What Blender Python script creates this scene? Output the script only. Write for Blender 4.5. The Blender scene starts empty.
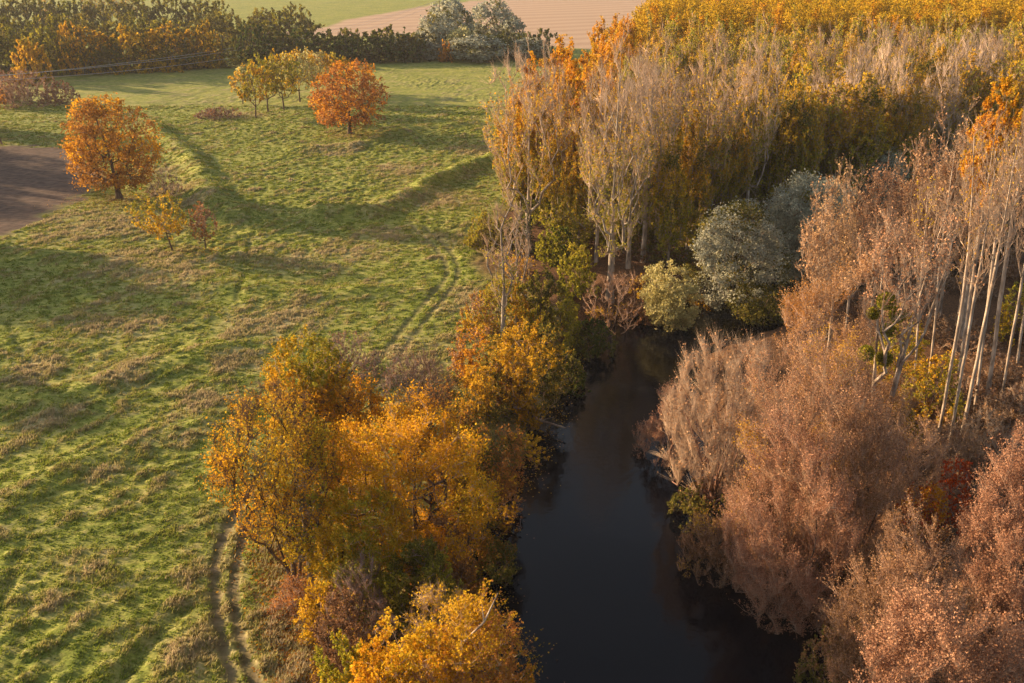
import bpy, math, random
import numpy as np
from math import radians, sin, cos, tan, atan, pi
from mathutils import Vector

HAZE = 0.00008
S = bpy.context.scene
COL = S.collection

# ------------------------------------------------------------------ camera
F, CX, CY = 950.0, 512.0, 341.5
PITCH = radians(22.8)
CAM_H = 45.0
cd = bpy.data.cameras.new('camera')
cam = bpy.data.objects.new('camera', cd)
COL.objects.link(cam)
cam.location = (0, 0, CAM_H)
cam.rotation_euler = (radians(90) - PITCH, 0, 0)
cd.sensor_width = 36.0
cd.lens = F / 1024 * 36
cd.clip_end = 9000
S.camera = cam

# ------------------------------------------------------------------ light
SUN_EL, SUN_AZ = radians(14.5), radians(23)           # sun stands left of the view, slightly beyond
sun_dir = Vector((-cos(SUN_AZ) * cos(SUN_EL), sin(SUN_AZ) * cos(SUN_EL), sin(SUN_EL)))
sl = bpy.data.lights.new('sun', 'SUN')
sl.energy = 5.0
sl.angle = radians(0.8)
sl.color = (1.0, 0.70, 0.40)
so = bpy.data.objects.new('sun', sl)
COL.objects.link(so)
so.rotation_euler = sun_dir.to_track_quat('Z', 'Y').to_euler()
W = bpy.data.worlds.new('World')
S.world = W
W.use_nodes = True
nt = W.node_tree
sky = nt.nodes.new('ShaderNodeTexSky')
sky.sky_type = 'NISHITA'
sky.sun_disc = False
sky.sun_elevation = SUN_EL
sky.sun_rotation = math.atan2(sun_dir.x, sun_dir.y)
sky.dust_density = 2.0
nt.nodes['Background'].inputs['Strength'].default_value = 0.085
hsv = nt.nodes.new('ShaderNodeHueSaturation'); hsv.inputs['Saturation'].default_value = .6
nt.links.new(sky.outputs[0], hsv.inputs['Color']); nt.links.new(hsv.outputs[0], nt.nodes['Background'].inputs[0])
S.view_settings.view_transform = 'Standard'
S.view_settings.look = 'None'
S.view_settings.gamma = 1
S.view_settings.use_curve_mapping = False
S.view_settings.exposure = 1.4
cy = S.cycles
cy.use_denoising = True
cy.max_bounces = 5
cy.diffuse_bounces = 3
cy.glossy_bounces = 2
cy.transmission_bounces = 3
cy.volume_bounces = 0
cy.sample_clamp_indirect = 4

# ------------------------------------------------------------------ maths helpers
def G(px, py, z=0.0):
    """world point at height z seen at pixel (px, py)"""
    a = (px - CX) / F
    b = (CY - py) / F
    dx, dy, dz = a, cos(PITCH) + b * sin(PITCH), -sin(PITCH) + b * cos(PITCH)
    t = (z - CAM_H) / dz
    return np.array((dx * t, dy * t))

def height_at(Y, py):
    """height of the sight line through row py at ground distance Y"""
    ang = PITCH - math.atan((CY - py) / F)
    return CAM_H - Y * tan(ang)

def ppm(Y, z=0):
    return F / (Y * cos(PITCH) + (CAM_H - z) * sin(PITCH))

_lat = np.random.RandomState(7).rand(256, 256)
def vnoise(x, y):
    xi = np.floor(x).astype(int); yi = np.floor(y).astype(int)
    fx = x - xi; fy = y - yi
    fx = fx * fx * (3 - 2 * fx); fy = fy * fy * (3 - 2 * fy)
    a = _lat[xi % 256, yi % 256]; b = _lat[(xi + 1) % 256, yi % 256]
    c = _lat[xi % 256, (yi + 1) % 256]; d = _lat[(xi + 1) % 256, (yi + 1) % 256]
    return (a * (1 - fx) + b * fx) * (1 - fy) + (c * (1 - fx) + d * fx) * fy
def fbm(x, y, o=3):
    s = 0; a = 0.5; t = 0
    for i in range(o):
        s = s + a * vnoise(x + 17.3 * i, y + 9.1 * i); t += a
        x = x * 2.03; y = y * 2.03; a *= 0.5
    return s / t
def sstep(a, b, x):
    t = np.clip((x - a) / (b - a), 0, 1)
    return t * t * (3 - 2 * t)
def seg_dist(x, y, pts):
    """distance to a polyline"""
    d = np.full(np.shape(x), 1e9)
    for (x0, y0), (x1, y1) in zip(pts[:-1], pts[1:]):
        vx, vy = x1 - x0, y1 - y0
        t = np.clip(((x - x0) * vx + (y - y0) * vy) / (vx * vx + vy * vy + 1e-9), 0, 1)
        d = np.minimum(d, np.hypot(x - x0 - t * vx, y - y0 - t * vy))
    return d
def inside(x, y, pts):
    r = np.zeros(np.shape(x), bool)
    n = len(pts)
    for i in range(n):
        x0, y0 = pts[i]; x1, y1 = pts[(i + 1) % n]
        if y0 == y1: continue
        c = ((y0 > y) != (y1 > y)) & (x < (x1 - x0) * (y - y0) / (y1 - y0) + x0)
        r ^= c
    return r
def sdist(x, y, pts):
    d = seg_dist(x, y, list(pts) + [pts[0]])
    return np.where(inside(x, y, pts), -d, d)
def smooth_poly(pts, it=2):
    p = np.array(pts, float)
    for _ in range(it):
        q = np.empty((2 * len(p) - 2, 2))
        q[0::2] = p[:-1] * .75 + p[1:] * .25
        q[1::2] = p[:-1] * .25 + p[1:] * .75
        p = np.vstack([p[:1], q, p[-1:]])
    return p

# ------------------------------------------------------------------ terrain description
WZ = -2.0
bankL = [G(x, y, WZ) for x, y in [(575, 790), (535, 700), (505, 640), (478, 590), (476, 545), (500, 508), (528, 462), (542, 430),
         (556, 400), (566, 365), (580, 334), (606, 314), (650, 307), (698, 299), (722, 278), (748, 258), (800, 243), (900, 222), (1100, 196), (1500, 165)]]
bankR = [G(x, y, WZ) for x, y in [(900, 790), (852, 690), (800, 630), (752, 580), (722, 520), (700, 460), (688, 410), (690, 366),
         (700, 354), (735, 338), (790, 318), (850, 298), (950, 272), (1150, 238), (1500, 205)]]
bankL = smooth_poly(bankL); bankR = smooth_poly(bankR)
RIVER = [tuple(p) for p in bankL] + [tuple(p) for p in bankR[::-1]]

TRACK_A = [[G(x, y) for x, y in r] for r in (
    [(300, 430), (262, 470), (234, 512), (218, 548), (214, 590), (222, 640), (238, 700), (262, 760)],
    [(316, 437), (278, 478), (249, 520), (236, 556), (233, 600), (243, 650), (263, 705), (290, 765)])]
TRACK_B = [[G(x, y) for x, y in r] for r in (
    [(412, 226), (434, 246), (446, 262), (448, 278), (432, 296), (408, 322), (385, 352), (350, 395), (300, 430)],
    [(424, 226), (446, 246), (458, 262), (459, 280), (443, 300), (420, 327), (398, 358), (364, 402), (316, 437)])]
TRACK_C = [[G(x, y) for x, y in r] for r in (
    [(6, 318), (20, 345), (38, 375), (58, 395), (62, 415)],
    [(-20, 660), (0, 610), (12, 575), (22, 545)],
    [(-6, 700), (16, 650), (28, 612), (30, 590)],
    [(120, 683), (150, 640), (190, 605)],
    [(238, 300), (246, 262), (252, 235)],)]
TRACK_A = [smooth_poly(t) for t in TRACK_A]; TRACK_B = [smooth_poly(t) for t in TRACK_B]; TRACK_C = [smooth_poly(t) for t in TRACK_C]
# steps of the old river course in the meadow (the ground drops on the right hand side)
SWALES = [([G(x, y) for x, y in r], h, w) for r, h, w in (
    ([(322, 216), (372, 214), (410, 196), (452, 176), (500, 158)], 2.1, 3.0),
    ([(150, 128), (178, 150), (200, 172), (214, 205), (236, 218)], 2.0, 3.2),
    ([(300, 150), (350, 148), (410, 130), (470, 124)], 1.0, 2.6),
    ([(40, 255), (120, 262), (200, 285), (300, 296), (420, 292)], .8, 2.6),
    ([(0, 395), (60, 400), (130, 372), (220, 350)], .6, 3.0),
    ([(0, 505), (60, 470), (120, 448), (200, 420)], .5, 2.4),)]
PLOUGH = [G(x, y) for x, y in [(-260, 136), (-60, 138), (70, 148), (94, 170), (104, 190), (40, 215), (0, 237), (-80, 262), (-300, 300)]]
TANFIELD = [G(x, y) for x, y in [(270, 34), (330, 27), (345, 20), (420, 7), (500, -2), (700, -8), (760, 6), (760, 60), (420, 38)]]
FOREST = [(-4, 138), (-3, 160), (8, 207), (31, 295), (60, 400), (420, 400), (420, 120), (110, 168), (66, 146), (44, 135), (25, 125), (10, 118), (3, 122)]

_th = math.atan2(*(G(180, 395) - G(0, 490))[::-1])
CT, ST = cos(_th), sin(_th)
def macro(x, y):
    """large shapes of the ground"""
    z = 0.5 * (fbm(x / 45 + 3, y / 45 + 8, 2) - .5)
    for pts, h, w in SWALES:
        d = seg_dist(x, y, pts)
        z = z + h * np.exp(-(d / w) ** 2) * .8 * (.4 + 1.2 * fbm(x / 7, y / 7, 2))
    far = sstep(600, 3500, np.hypot(x, y))
    z = z + far * 6
    sd = sdist(x, y, RIVER) + 1.6 * (fbm(x / 4.5, y / 4.5, 3) - .5)
    bank = sstep(-.2, 6.5, sd)
    bed = -2.25 - 1.2 * sstep(0, -4, sd)
    z = np.where(sd > 0, -2.2 + (z + 2.2) * bank, bed)
    return z, sd
def rut_mask(x, y):
    rA = np.minimum(seg_dist(x, y, TRACK_A[0]), seg_dist(x, y, TRACK_A[1]))
    rB = np.minimum(seg_dist(x, y, TRACK_B[0]), seg_dist(x, y, TRACK_B[1]))
    rC = np.full(np.shape(x), 1e9)
    for t in TRACK_C: rC = np.minimum(rC, seg_dist(x, y, t))
    n = .3 * (fbm(x / 1.2, y / 1.2, 2) - .5)
    return (1 - sstep(.26, .6, rA + n)), (1 - sstep(.22, .62, rB + n)) * .55, (1 - sstep(.2, .8, rC + n)) * .6
def ground_z(x, y):
    x = np.asarray(x, float); y = np.asarray(y, float)
    return macro(x, y)[0]
def gz(x, y):
    return float(ground_z(np.array([x]), np.array([y]))[0])

# ------------------------------------------------------------------ materials
def new_mat(name):
    m = bpy.data.materials.new(name); m.use_nodes = True
    m.node_tree.nodes.clear()
    return m, m.node_tree.nodes, m.node_tree.links
def ramp(n, cols, pos=None):
    r = n.new('ShaderNodeValToRGB')
    e = r.color_ramp.elements
    k = len(cols)
    pos = pos or [i / (k - 1) for i in range(k)]
    e[0].position = pos[0]; e[0].color = (*cols[0], 1)
    e[1].position = pos[1]; e[1].color = (*cols[1], 1)
    for p, c in zip(pos[2:], cols[2:]):
        q = e.new(p); q.color = (*c, 1)
    return r
def leaf_mat(name, cols, trans=.35, hue=.008):
    m, n, l = new_mat(name)
    out = n.new('ShaderNodeOutputMaterial')
    at = n.new('ShaderNodeAttribute'); at.attribute_name = 'tint'
    r = ramp(n, cols)
    l.new(at.outputs['Fac'], r.inputs[0])
    oi = n.new('ShaderNodeObjectInfo')
    hs = n.new('ShaderNodeHueSaturation')
    mr = n.new('ShaderNodeMapRange'); mr.inputs[3].default_value = .5 - hue; mr.inputs[4].default_value = .5 + hue
    l.new(oi.outputs['Random'], mr.inputs[0]); l.new(mr.outputs[0], hs.inputs['Hue'])
    l.new(r.outputs[0], hs.inputs['Color'])
    d = n.new('ShaderNodeBsdfDiffuse'); t = n.new('ShaderNodeBsdfTranslucent'); mx = n.new('ShaderNodeMixShader')
    mx.inputs[0].default_value = trans
    l.new(hs.outputs[0], d.inputs[0]); l.new(hs.outputs[0], t.inputs[0])
    l.new(d.outputs[0], mx.inputs[1]); l.new(t.outputs[0], mx.inputs[2]); l.new(mx.outputs[0], out.inputs[0])
    return m
def bark_mat(name, a, b, scale=3.0):
    m, n, l = new_mat(name)
    out = n.new('ShaderNodeOutputMaterial')
    tc = n.new('ShaderNodeTexCoord'); mp = n.new('ShaderNodeMapping'); mp.inputs['Scale'].default_value = (scale, scale, scale * .35)
    ns = n.new('ShaderNodeTexNoise'); ns.inputs['Scale'].default_value = 1.4; ns.inputs['Detail'].default_value = 5
    l.new(tc.outputs['Object'], mp.inputs[0]); l.new(mp.outputs[0], ns.inputs[0])
    r = ramp(n, [a, b], [.35, .62]); l.new(ns.outputs[0], r.inputs[0])
    p = n.new('ShaderNodeBsdfPrincipled'); p.inputs['Roughness'].default_value = .9
    p.inputs['Specular IOR Level'].default_value = .15
    l.new(r.outputs[0], p.inputs['Base Color'])
    bp = n.new('ShaderNodeBump'); bp.inputs['Strength'].default_value = .6; bp.inputs['Distance'].default_value = .05
    l.new(ns.outputs[0], bp.inputs['Height']); l.new(bp.outputs[0], p.inputs['Normal'])
    l.new(p.outputs[0], out.inputs[0])
    return m
L = {
 'rust':   leaf_mat('rust_leaves', [(.2, .085, .02), (.4, .18, .042), (.55, .28, .07)]),
 'orange': leaf_mat('orange_leaves', [(.34, .15, .013), (.62, .285, .016), (.8, .43, .03)], trans=.48),
 'gold':   leaf_mat('gold_leaves', [(.26, .17, .015), (.58, .35, .02), (.78, .5, .05)], trans=.45, hue=.01),
 'sallow': leaf_mat('yellow_green_leaves', [(.14, .15, .02), (.34, .3, .03), (.55, .43, .05)], hue=.01),
 'olive':  leaf_mat('olive_leaves', [(.07, .075, .02), (.16, .15, .03), (.33, .25, .05)], hue=.01),
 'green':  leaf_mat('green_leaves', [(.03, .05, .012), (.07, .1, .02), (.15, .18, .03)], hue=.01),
 'silver': leaf_mat('silver_willow_leaves', [(.22, .23, .17), (.41, .41, .31), (.6, .59, .45)], hue=.01),
 'cream':  leaf_mat('cream_willow_leaves', [(.3, .28, .1), (.55, .5, .19), (.75, .7, .36)], hue=.01),
 'tan':    leaf_mat('tan_withered_leaves', [(.2, .11, .055), (.42, .24, .125), (.6, .38, .21)], trans=.2, hue=.01),
 'pink':   leaf_mat('pinkish_withered_leaves', [(.19, .09, .055), (.38, .2, .115), (.54, .32, .19)], trans=.2, hue=.008),
 'red':    leaf_mat('red_leaves', [(.2, .03, .01), (.45, .08, .015), (.62, .18, .03)]),
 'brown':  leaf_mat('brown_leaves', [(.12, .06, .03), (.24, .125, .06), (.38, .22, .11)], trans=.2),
}
TW = {
 'tan':   bark_mat('tan_twigs', (.34, .22, .14), (.56, .4, .27), 1),
 'pink':  bark_mat('pinkish_twigs', (.3, .18, .125), (.52, .35, .25), 1),
 'pale':  bark_mat('pale_twigs', (.36, .25, .17), (.62, .46, .33), 1),
 'mauve': bark_mat('mauve_twigs', (.18, .12, .1), (.33, .23, .2), 1),
 'dark':  bark_mat('dark_twigs', (.07, .04, .028), (.16, .1, .07), 1),
}
BK = {
 'dark':  bark_mat('dark_bark', (.05, .032, .024), (.14, .095, .07)),
 'grey':  bark_mat('grey_bark', (.16, .13, .1), (.34, .29, .24)),
 'white': bark_mat('pale_poplar_bark', (.16, .12, .09), (.46, .37, .29), 1.2),
 'red':   bark_mat('reddish_bark', (.12, .06, .04), (.25, .14, .1)),
}

# ------------------------------------------------------------------ mesh helpers
def mesh_from(name, verts, quads=None, tris=None, mats=(), mi=None, tint=None, smooth=False):
    me = bpy.data.meshes.new(name)
    nq = 0 if quads is None else len(quads); ntr = 0 if tris is None else len(tris)
    loops = []
    if nq: loops.append(np.asarray(quads).ravel())
    if ntr: loops.append(np.asarray(tris).ravel())
    loops = np.concatenate(loops).astype(np.int32)
    me.vertices.add(len(verts)); me.vertices.foreach_set('co', np.asarray(verts, np.float32).ravel())
    me.loops.add(len(loops)); me.loops.foreach_set('vertex_index', loops)
    st = np.concatenate([np.arange(nq) * 4, nq * 4 + np.arange(ntr) * 3]).astype(np.int32)
    me.polygons.add(nq + ntr); me.polygons.foreach_set('loop_start', st)
    for m in mats: me.materials.append(m)
    if mi is not None: me.polygons.foreach_set('material_index', np.asarray(mi, np.int32))
    if tint is not None:
        a = me.attributes.new('tint', 'FLOAT', 'FACE'); a.data.foreach_set('value', np.asarray(tint, np.float32))
    if smooth: me.polygons.foreach_set('use_smooth', np.ones(nq + ntr, bool))
    me.update(calc_edges=True)
    return me
def link(name, me, parent=None):
    o = bpy.data.objects.new(name, me); COL.objects.link(o)
    if parent: o.parent = parent
    return o
def thing(name, label, cat, loc, group=None, rz=0, sc=None):
    o = bpy.data.objects.new(name, None); COL.objects.link(o)
    o.empty_display_size = .5
    o.location = loc; o.rotation_euler = (0, 0, rz)
    if sc: o.scale = sc
    o['label'] = label; o['category'] = cat
    if group: o['group'] = group
    return o
def structure(o):
    o['kind'] = 'structure'; return o

def frames(d):
    d = d / (np.linalg.norm(d, axis=1, keepdims=True) + 1e-9)
    ref = np.where(np.abs(d[:, 2:3]) > .8, np.array([[1., 0, 0]]), np.array([[0., 0, 1]]))
    u = np.cross(d, ref); u /= np.linalg.norm(u, axis=1, keepdims=True) + 1e-9
    v = np.cross(d, u)
    return u, v
def tubes(p0, p1, r0, r1, n):
    """n-sided frusta between point pairs; returns verts, quads"""
    m = len(p0)
    if m == 0: return np.zeros((0, 3)), np.zeros((0, 4), int)
    u, v = frames(p1 - p0)
    a = np.arange(n) * 2 * pi / n
    ring = np.cos(a)[None, :, None] * u[:, None, :] + np.sin(a)[None, :, None] * v[:, None, :]
    A = p0[:, None, :] + ring * r0[:, None, None]
    B = p1[:, None, :] + ring * r1[:, None, None]
    V = np.concatenate([A, B], 1).reshape(-1, 3)
    i = np.arange(n); j = (i + 1) % n
    q = np.stack([i, j, j + n, i + n], 1)[None] + (np.arange(m) * 2 * n)[:, None, None]
    return V, q.reshape(-1, 4)
def tube_mesh(name, p0, p1, r0, r1, mat):
    V, Q, off = [], [], 0
    for lo, hi, n in ((.09, 1e9, 8), (.035, .09, 5), (0, .035, 3)):
        s = (r0 > lo) & (r0 <= hi)
        if lo == 0: s = r0 <= hi
        if not s.any(): continue
        v, q = tubes(p0[s], p1[s], r0[s], r1[s], n)
        V.append(v); Q.append(q + off); off += len(v)
    return mesh_from(name, np.concatenate(V), np.concatenate(Q), mats=(mat,), smooth=True)

def leaf_quads(rng, c, size, up=.25):
    """diamond leaves centred on c"""
    n = len(c)
    d = rng.normal(size=(n, 3)); d /= np.linalg.norm(d, axis=1, keepdims=True)
    u, v = frames(d)
    a = rng.uniform(0, 2 * pi, n)[:, None]
    e1 = np.cos(a) * u + np.sin(a) * v; e2 = -np.sin(a) * u + np.cos(a) * v
    s = size * rng.uniform(.6, 1.35, n)[:, None]
    bend = d * s * .18
    V = np.stack([c - e1 * s * .55, c - e2 * s * .36 + bend, c + e1 * s * .55, c + e2 * s * .36 + bend], 1).reshape(-1, 3)
    Q = np.arange(n * 4).reshape(-1, 4)
    return V, Q
def twig_tris(rng, p, d, ln, w):
    """needle-thin 3-sided twigs"""
    n = len(p)
    u, v = frames(d)
    a = np.arange(3) * 2 * pi / 3
    ring = np.cos(a)[None, :, None] * u[:, None, :] + np.sin(a)[None, :, None] * v[:, None, :]
    base = p[:, None, :] + ring * w
    tip = (p + d * ln[:, None])[:, None, :]
    V = np.concatenate([base, tip], 1).reshape(-1, 3)
    o = (np.arange(n) * 4)[:, None, None]
    T = np.array([[0, 1, 3], [1, 2, 3], [2, 0, 3]])[None] + o
    return V, T.reshape(-1, 3)

# ------------------------------------------------------------------ tree generator
def lumps(rng, nd=9):
    D = rng.normal(size=(nd, 3)); D /= np.linalg.norm(D, axis=1, keepdims=True)
    A = rng.uniform(-.5, 1, nd)
    def f(dirs):
        w = np.exp(6 * (dirs @ D.T - 1))
        return (w * A).sum(1)
    return f
def sample_crown(rng, shape, n, H, R, cb, gap=-1.1, lump=.22):
    """attraction points inside the crown envelope; cb = crown base as a share of H"""
    z0 = H * cb; ch = H - z0
    out = []
    lf = lumps(rng, 12)
    fr = rng.normal(size=(4, 3)) * (3.2 / R); ph = rng.uniform(0, 6, 4)
    while len(out) < n:
        m = n * 3
        t = rng.uniform(0, 1, m)
        if shape == 'oak':   prof = np.sqrt(np.clip(1 - ((t - .42) / .58) ** 2, 0, 1)) * np.where(t < .42, np.sqrt(np.clip(1 - ((.42 - t) / .5) ** 2, 0, 1)), 1)
        elif shape == 'round': prof = np.sqrt(np.clip(1 - (2 * t - 1) ** 2, 0, 1)) ** .9
        elif shape == 'poplar': prof = np.clip(.35 + 1.5 * t, 0, 1) * np.clip((1.02 - t) * 1.7, 0, 1) ** .75
        elif shape == 'mound': prof = np.where(t < .3, .82 + .6 * t, np.sqrt(np.clip(1 - ((t - .3) / .72) ** 2, 0, 1)) ** .85)
        elif shape == 'bush':  prof = np.sqrt(np.clip(1 - t ** 2, 0, 1)) ** .8
        elif shape == 'vase':  prof = (.62 + .45 * t ** .7) * np.sqrt(np.clip(1.02 - t ** 3, 0, 1))
        elif shape == 'broad': prof = np.clip(.25 + 1.25 * t, 0, 1) * np.sqrt(np.clip(1.03 - t ** 2.4, 0, 1))
        keep = rng.uniform(0, 1, m) < prof ** 2 + .03
        t = t[keep]; prof = prof[keep]
        a = rng.uniform(0, 2 * pi, len(t))
        rr = rng.uniform(0, 1, len(t)) ** .38
        dirs = np.stack([np.cos(a), np.sin(a), (t - .4) * 1.6], 1)
        dirs /= np.linalg.norm(dirs, axis=1, keepdims=True)
        lm = 1 + lump * lf(dirs)
        r = R * prof * rr * np.clip(lm, .5, 1.3) * .95
        P = np.stack([np.cos(a) * r, np.sin(a) * r, z0 + ch * t * np.clip(.9 + .12 * lf(dirs), .6, 1.08)], 1)
        g = np.sin(P @ fr.T + ph).sum(1)
        P = P[g > gap]
        out.extend(P.tolist())
    return np.array(out[:n])

def build_skel(rng, att, stems, k, step, lean, wob=1.0):
    pos, par = [], []
    for st in stems:
        prev = -1
        for p in st:
            pos.append(p); par.append(prev); prev = len(pos) - 1
    axis_n = len(pos)
    P = np.zeros((len(pos) + len(att) * 14, 3)); P[:len(pos)] = pos
    cnt = len(pos)
    order = np.argsort(np.hypot(att[:, 0], att[:, 1]) * 1.0 + att[:, 2] * .35 + rng.uniform(0, .8, len(att)))
    ends = []
    minz = min(st[len(st) // 4][2] for st in stems) if len(stems) == 1 else 0
    for ai in order:
        a = att[ai]
        d = a - P[:cnt]
        h = np.hypot(d[:, 0], d[:, 1]); dist = np.sqrt(h * h + d[:, 2] ** 2)
        cost = dist + 1.5 * np.maximum(0, k * h - d[:, 2]) + np.where(P[:cnt, 2] < minz, 50, 0)
        i = int(np.argmin(cost))
        L_ = dist[i]
        m = int(np.clip(round(L_ / step), 1, 10))
        p0 = P[i].copy(); dv = a - p0
        sag = np.array([0, 0, -1]) * L_ * .1 * wob if k > .6 else np.array([0, 0, 1]) * L_ * .08 * wob
        prev = i
        for s in range(1, m + 1):
            t = s / m
            q = p0 + dv * t + sag * math.sin(pi * t)
            if s < m: q = q + rng.normal(size=3) * step * .09 * wob
            P[cnt] = q; par.append(prev); prev = cnt; cnt += 1
        ends.append(prev)
    P = P[:cnt]; par = np.array(par)
    w = np.zeros(cnt)
    for e in ends: w[e] += 1
    for i in range(cnt - 1, -1, -1):
        if par[i] >= 0: w[par[i]] += w[i]
    return P, par, w, np.array(ends), axis_n

def gen_tree(seed, H, R, shape='oak', cb=.15, k=.3, natt=350, nstem=1, trunk_r=.35, trunk_top=.7, lean=(0, 0),
             leaves=0, leaf=.25, leafmat='orange', leafmat2=None, mix2=0, sigma=.5, top_tint=0.0, leaf_zmax=1.0, leaf_zsoft=.1,
             twigs=0, twig_len=1.0, twig_w=.012, twigmat='tan', bark='dark', step=None, wob=1.0, split_r=.05, twig_up=.6, spread=.28, lowmat=None, low=.4, gap=-1.1, lump=.22, brf=1.0):
    """returns meshes trunk, branches, crown"""
    rng = np.random.RandomState(seed)
    step = step or max(.5, H / 16)
    att = sample_crown(rng, shape, natt, H, R, cb, gap, lump)
    lean = np.array([lean[0], lean[1], 0.0])
    att = att + lean * (att[:, 2:3] / H)
    stems = []
    for s in range(nstem):
        nseg = max(4, int(H * trunk_top / step))
        if nstem == 1: tgt = lean * trunk_top; hh = H * trunk_top
        else:
            an = 2 * pi * (s + rng.uniform(-.3, .3)) / nstem
            tgt = lean * trunk_top + np.array([cos(an), sin(an), 0]) * R * spread * rng.uniform(.6, 1.3); hh = H * trunk_top * rng.uniform(.6, 1)
        pts = []
        w1 = rng.normal(size=3) * .025 * H * wob; w1[2] = 0
        for i in range(nseg + 1):
            t = i / nseg
            p = tgt * t + np.array([0, 0, hh * t - .25 * (i == 0)]) + w1 * math.sin(pi * t * 1.3) * t
            if nstem > 1: p = p + np.array([cos(s * 2.4), sin(s * 2.4), 0]) * .18 * (1 - t)
            if 0 < i: p = p + rng.normal(size=3) * [1, 1, 0] * step * .03 * wob
            pts.append(p)
        stems.append(pts)
    P, par, w, ends, axn = build_skel(rng, att, stems, k, step, lean, wob)
    base = trunk_r / math.sqrt(max(1, w[:axn].max()))
    rad = np.maximum(base * np.sqrt(w), twig_w * 1.3)
    if brf != 1: rad[axn:] = np.maximum(rad[axn:] * brf, twig_w * 1.3)
    # flare at the foot
    rad = rad * (1 + .55 * np.exp(-np.maximum(P[:, 2], 0) / (H * .03 + .2)) * (np.arange(len(P)) < axn))
    taper = np.ones(len(P))
    ci = np.arange(len(P))[par >= 0]; pi_ = par[par >= 0]
    p0, p1 = P[pi_], P[ci]
    r1 = rad[ci]; r0 = np.where(ci < axn, rad[pi_], np.minimum(rad[pi_], r1 * 1.35))
    d = p1 - p0
    p1x = p1 + d * .03
    onaxis = ci < axn
    res = {}
    thick = ~onaxis & (r0 > split_r)
    wood_ = onaxis | thick
    res['trunk'] = tube_mesh('trunk', p0[wood_], p1x[wood_], r0[wood_], r1[wood_], BK[bark])
    thin = ~onaxis & ~thick
    V, Q, T, MQ, MT, TQ, TT = [], [], [], [], [], [], []
    off = 0
    mats = []
    def mslot(m):
        if m not in mats: mats.append(m)
        return mats.index(m)
    tm = TW[twigmat]
    if thin.any():
        v, q = tubes(p0[thin], p1x[thin], r0[thin], r1[thin], 3)
        V.append(v); Q.append(q + off); off += len(v); MQ.append(np.full(len(q), mslot(tm))); TQ.append(np.zeros(len(q)))
    if twigs:
        src = rng.choice(np.nonzero(~onaxis & (r0 < split_r * 1.2))[0] if (~onaxis & (r0 < split_r * 1.2)).any() else np.arange(len(p0)), twigs)
        dirn = (P[ci[src]] - p0[src]); dirn /= np.linalg.norm(dirn, axis=1, keepdims=True) + 1e-9
        pp = p0[src] + (p1[src] - p0[src]) * rng.uniform(0, 1, twigs)[:, None] + rng.normal(size=(twigs, 3)) * .04
        rd = rng.normal(size=(twigs, 3)); rd /= np.linalg.norm(rd, axis=1, keepdims=True)
        dd = dirn * .7 + rd * .75 + np.array([0, 0, twig_up]); dd /= np.linalg.norm(dd, axis=1, keepdims=True)
        ln = twig_len * rng.uniform(.4, 1.3, twigs)
        v, t = twig_tris(rng, pp, dd, ln, twig_w)
        tv, tt = pp + dd * ln[:, None], None
        V.append(v); T.append(t + off); off += len(v); MT.append(np.full(len(t), mslot(tm))); TT.append(np.zeros(len(t)))
    if leaves:
        if twigs:
            e = rng.randint(0, twigs, leaves)
            c = pp[e] + dd[e] * (ln[e] * rng.uniform(.35, 1.05, leaves))[:, None] + rng.normal(size=(leaves, 3)) * sigma * .25
            clump = np.sin(c[:, 0] * 1.1 + seed) * np.sin(c[:, 1] * 1.3) * np.sin(c[:, 2] * 1.2 + 1)
        else:
            e = ends[rng.randint(0, len(ends), leaves)]
            sg = sigma * rng.uniform(.5, 1.3, len(P))[e]
            c = P[e] + rng.normal(size=(leaves, 3)) * sg[:, None] * [1, 1, .75]
            clump = rng.uniform(-1, 1, len(P))[e]
        zrel = (c[:, 2] / H - cb) / (1 - cb)
        if leaf_zmax < 1:
            keep = rng.uniform(0, 1, leaves) < 1 - sstep(leaf_zmax - leaf_zsoft, leaf_zmax + leaf_zsoft, zrel)
            c = c[keep]; clump = clump[keep]; zrel = zrel[keep]
        n = len(c)
        c[:, 2] = np.maximum(c[:, 2], .05)
        v, q = leaf_quads(rng, c, leaf)
        tn = np.clip(.5 + .22 * clump + rng.normal(size=n) * .17 + top_tint * (zrel - .5), 0, 1)
        lm = mslot(L[leafmat])
        mi = np.full(n, lm)
        if leafmat2 and mix2 > 0:
            l2 = mslot(L[leafmat2])
            sel = (np.sin(c[:, 0] * .9 + seed) + np.sin(c[:, 1] * .8 + 2) + np.sin(c[:, 2] * .7 + seed * 2) + rng.normal(size=n) * .9) > np.quantile(np.random.RandomState(1).normal(size=500) * 1.5, 1 - mix2)
            mi[sel] = l2
        if lowmat:
            sel = zrel + rng.normal(size=n) * .14 < low
            mi[sel] = mslot(L[lowmat])
        V.append(v); Q.append(q + off); off += len(v); MQ.append(mi); TQ.append(tn)
    if V:
        mi = np.concatenate(MQ + MT) if (MQ or MT) else None
        res['crown'] = mesh_from('crown', np.concatenate(V), np.concatenate(Q) if Q else None, np.concatenate(T) if T else None,
                                 mats=mats, mi=mi, tint=np.concatenate(TQ + TT))
    return res
PART = {'trunk': 'trunk', 'branches': 'branches', 'crown': 'crown'}
def place(name, meshes, label, cat, x, y, group=None, rz=0, sc=None, z=None, nobranch=False, tilt=None):
    t = thing(name, label, cat, (x, y, gz(x, y) - .05 if z is None else z), group, rz, sc)
    if tilt: t.rotation_euler = (tilt[0], tilt[1], rz)
    for k_, me in meshes.items():
        if nobranch and k_ == 'branches': continue
        link(k_ if not (name.endswith('shrub') or name.endswith('bush')) else {'trunk': 'stems', 'branches': 'branches', 'crown': 'foliage'}[k_], me, t)
    return t
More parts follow.
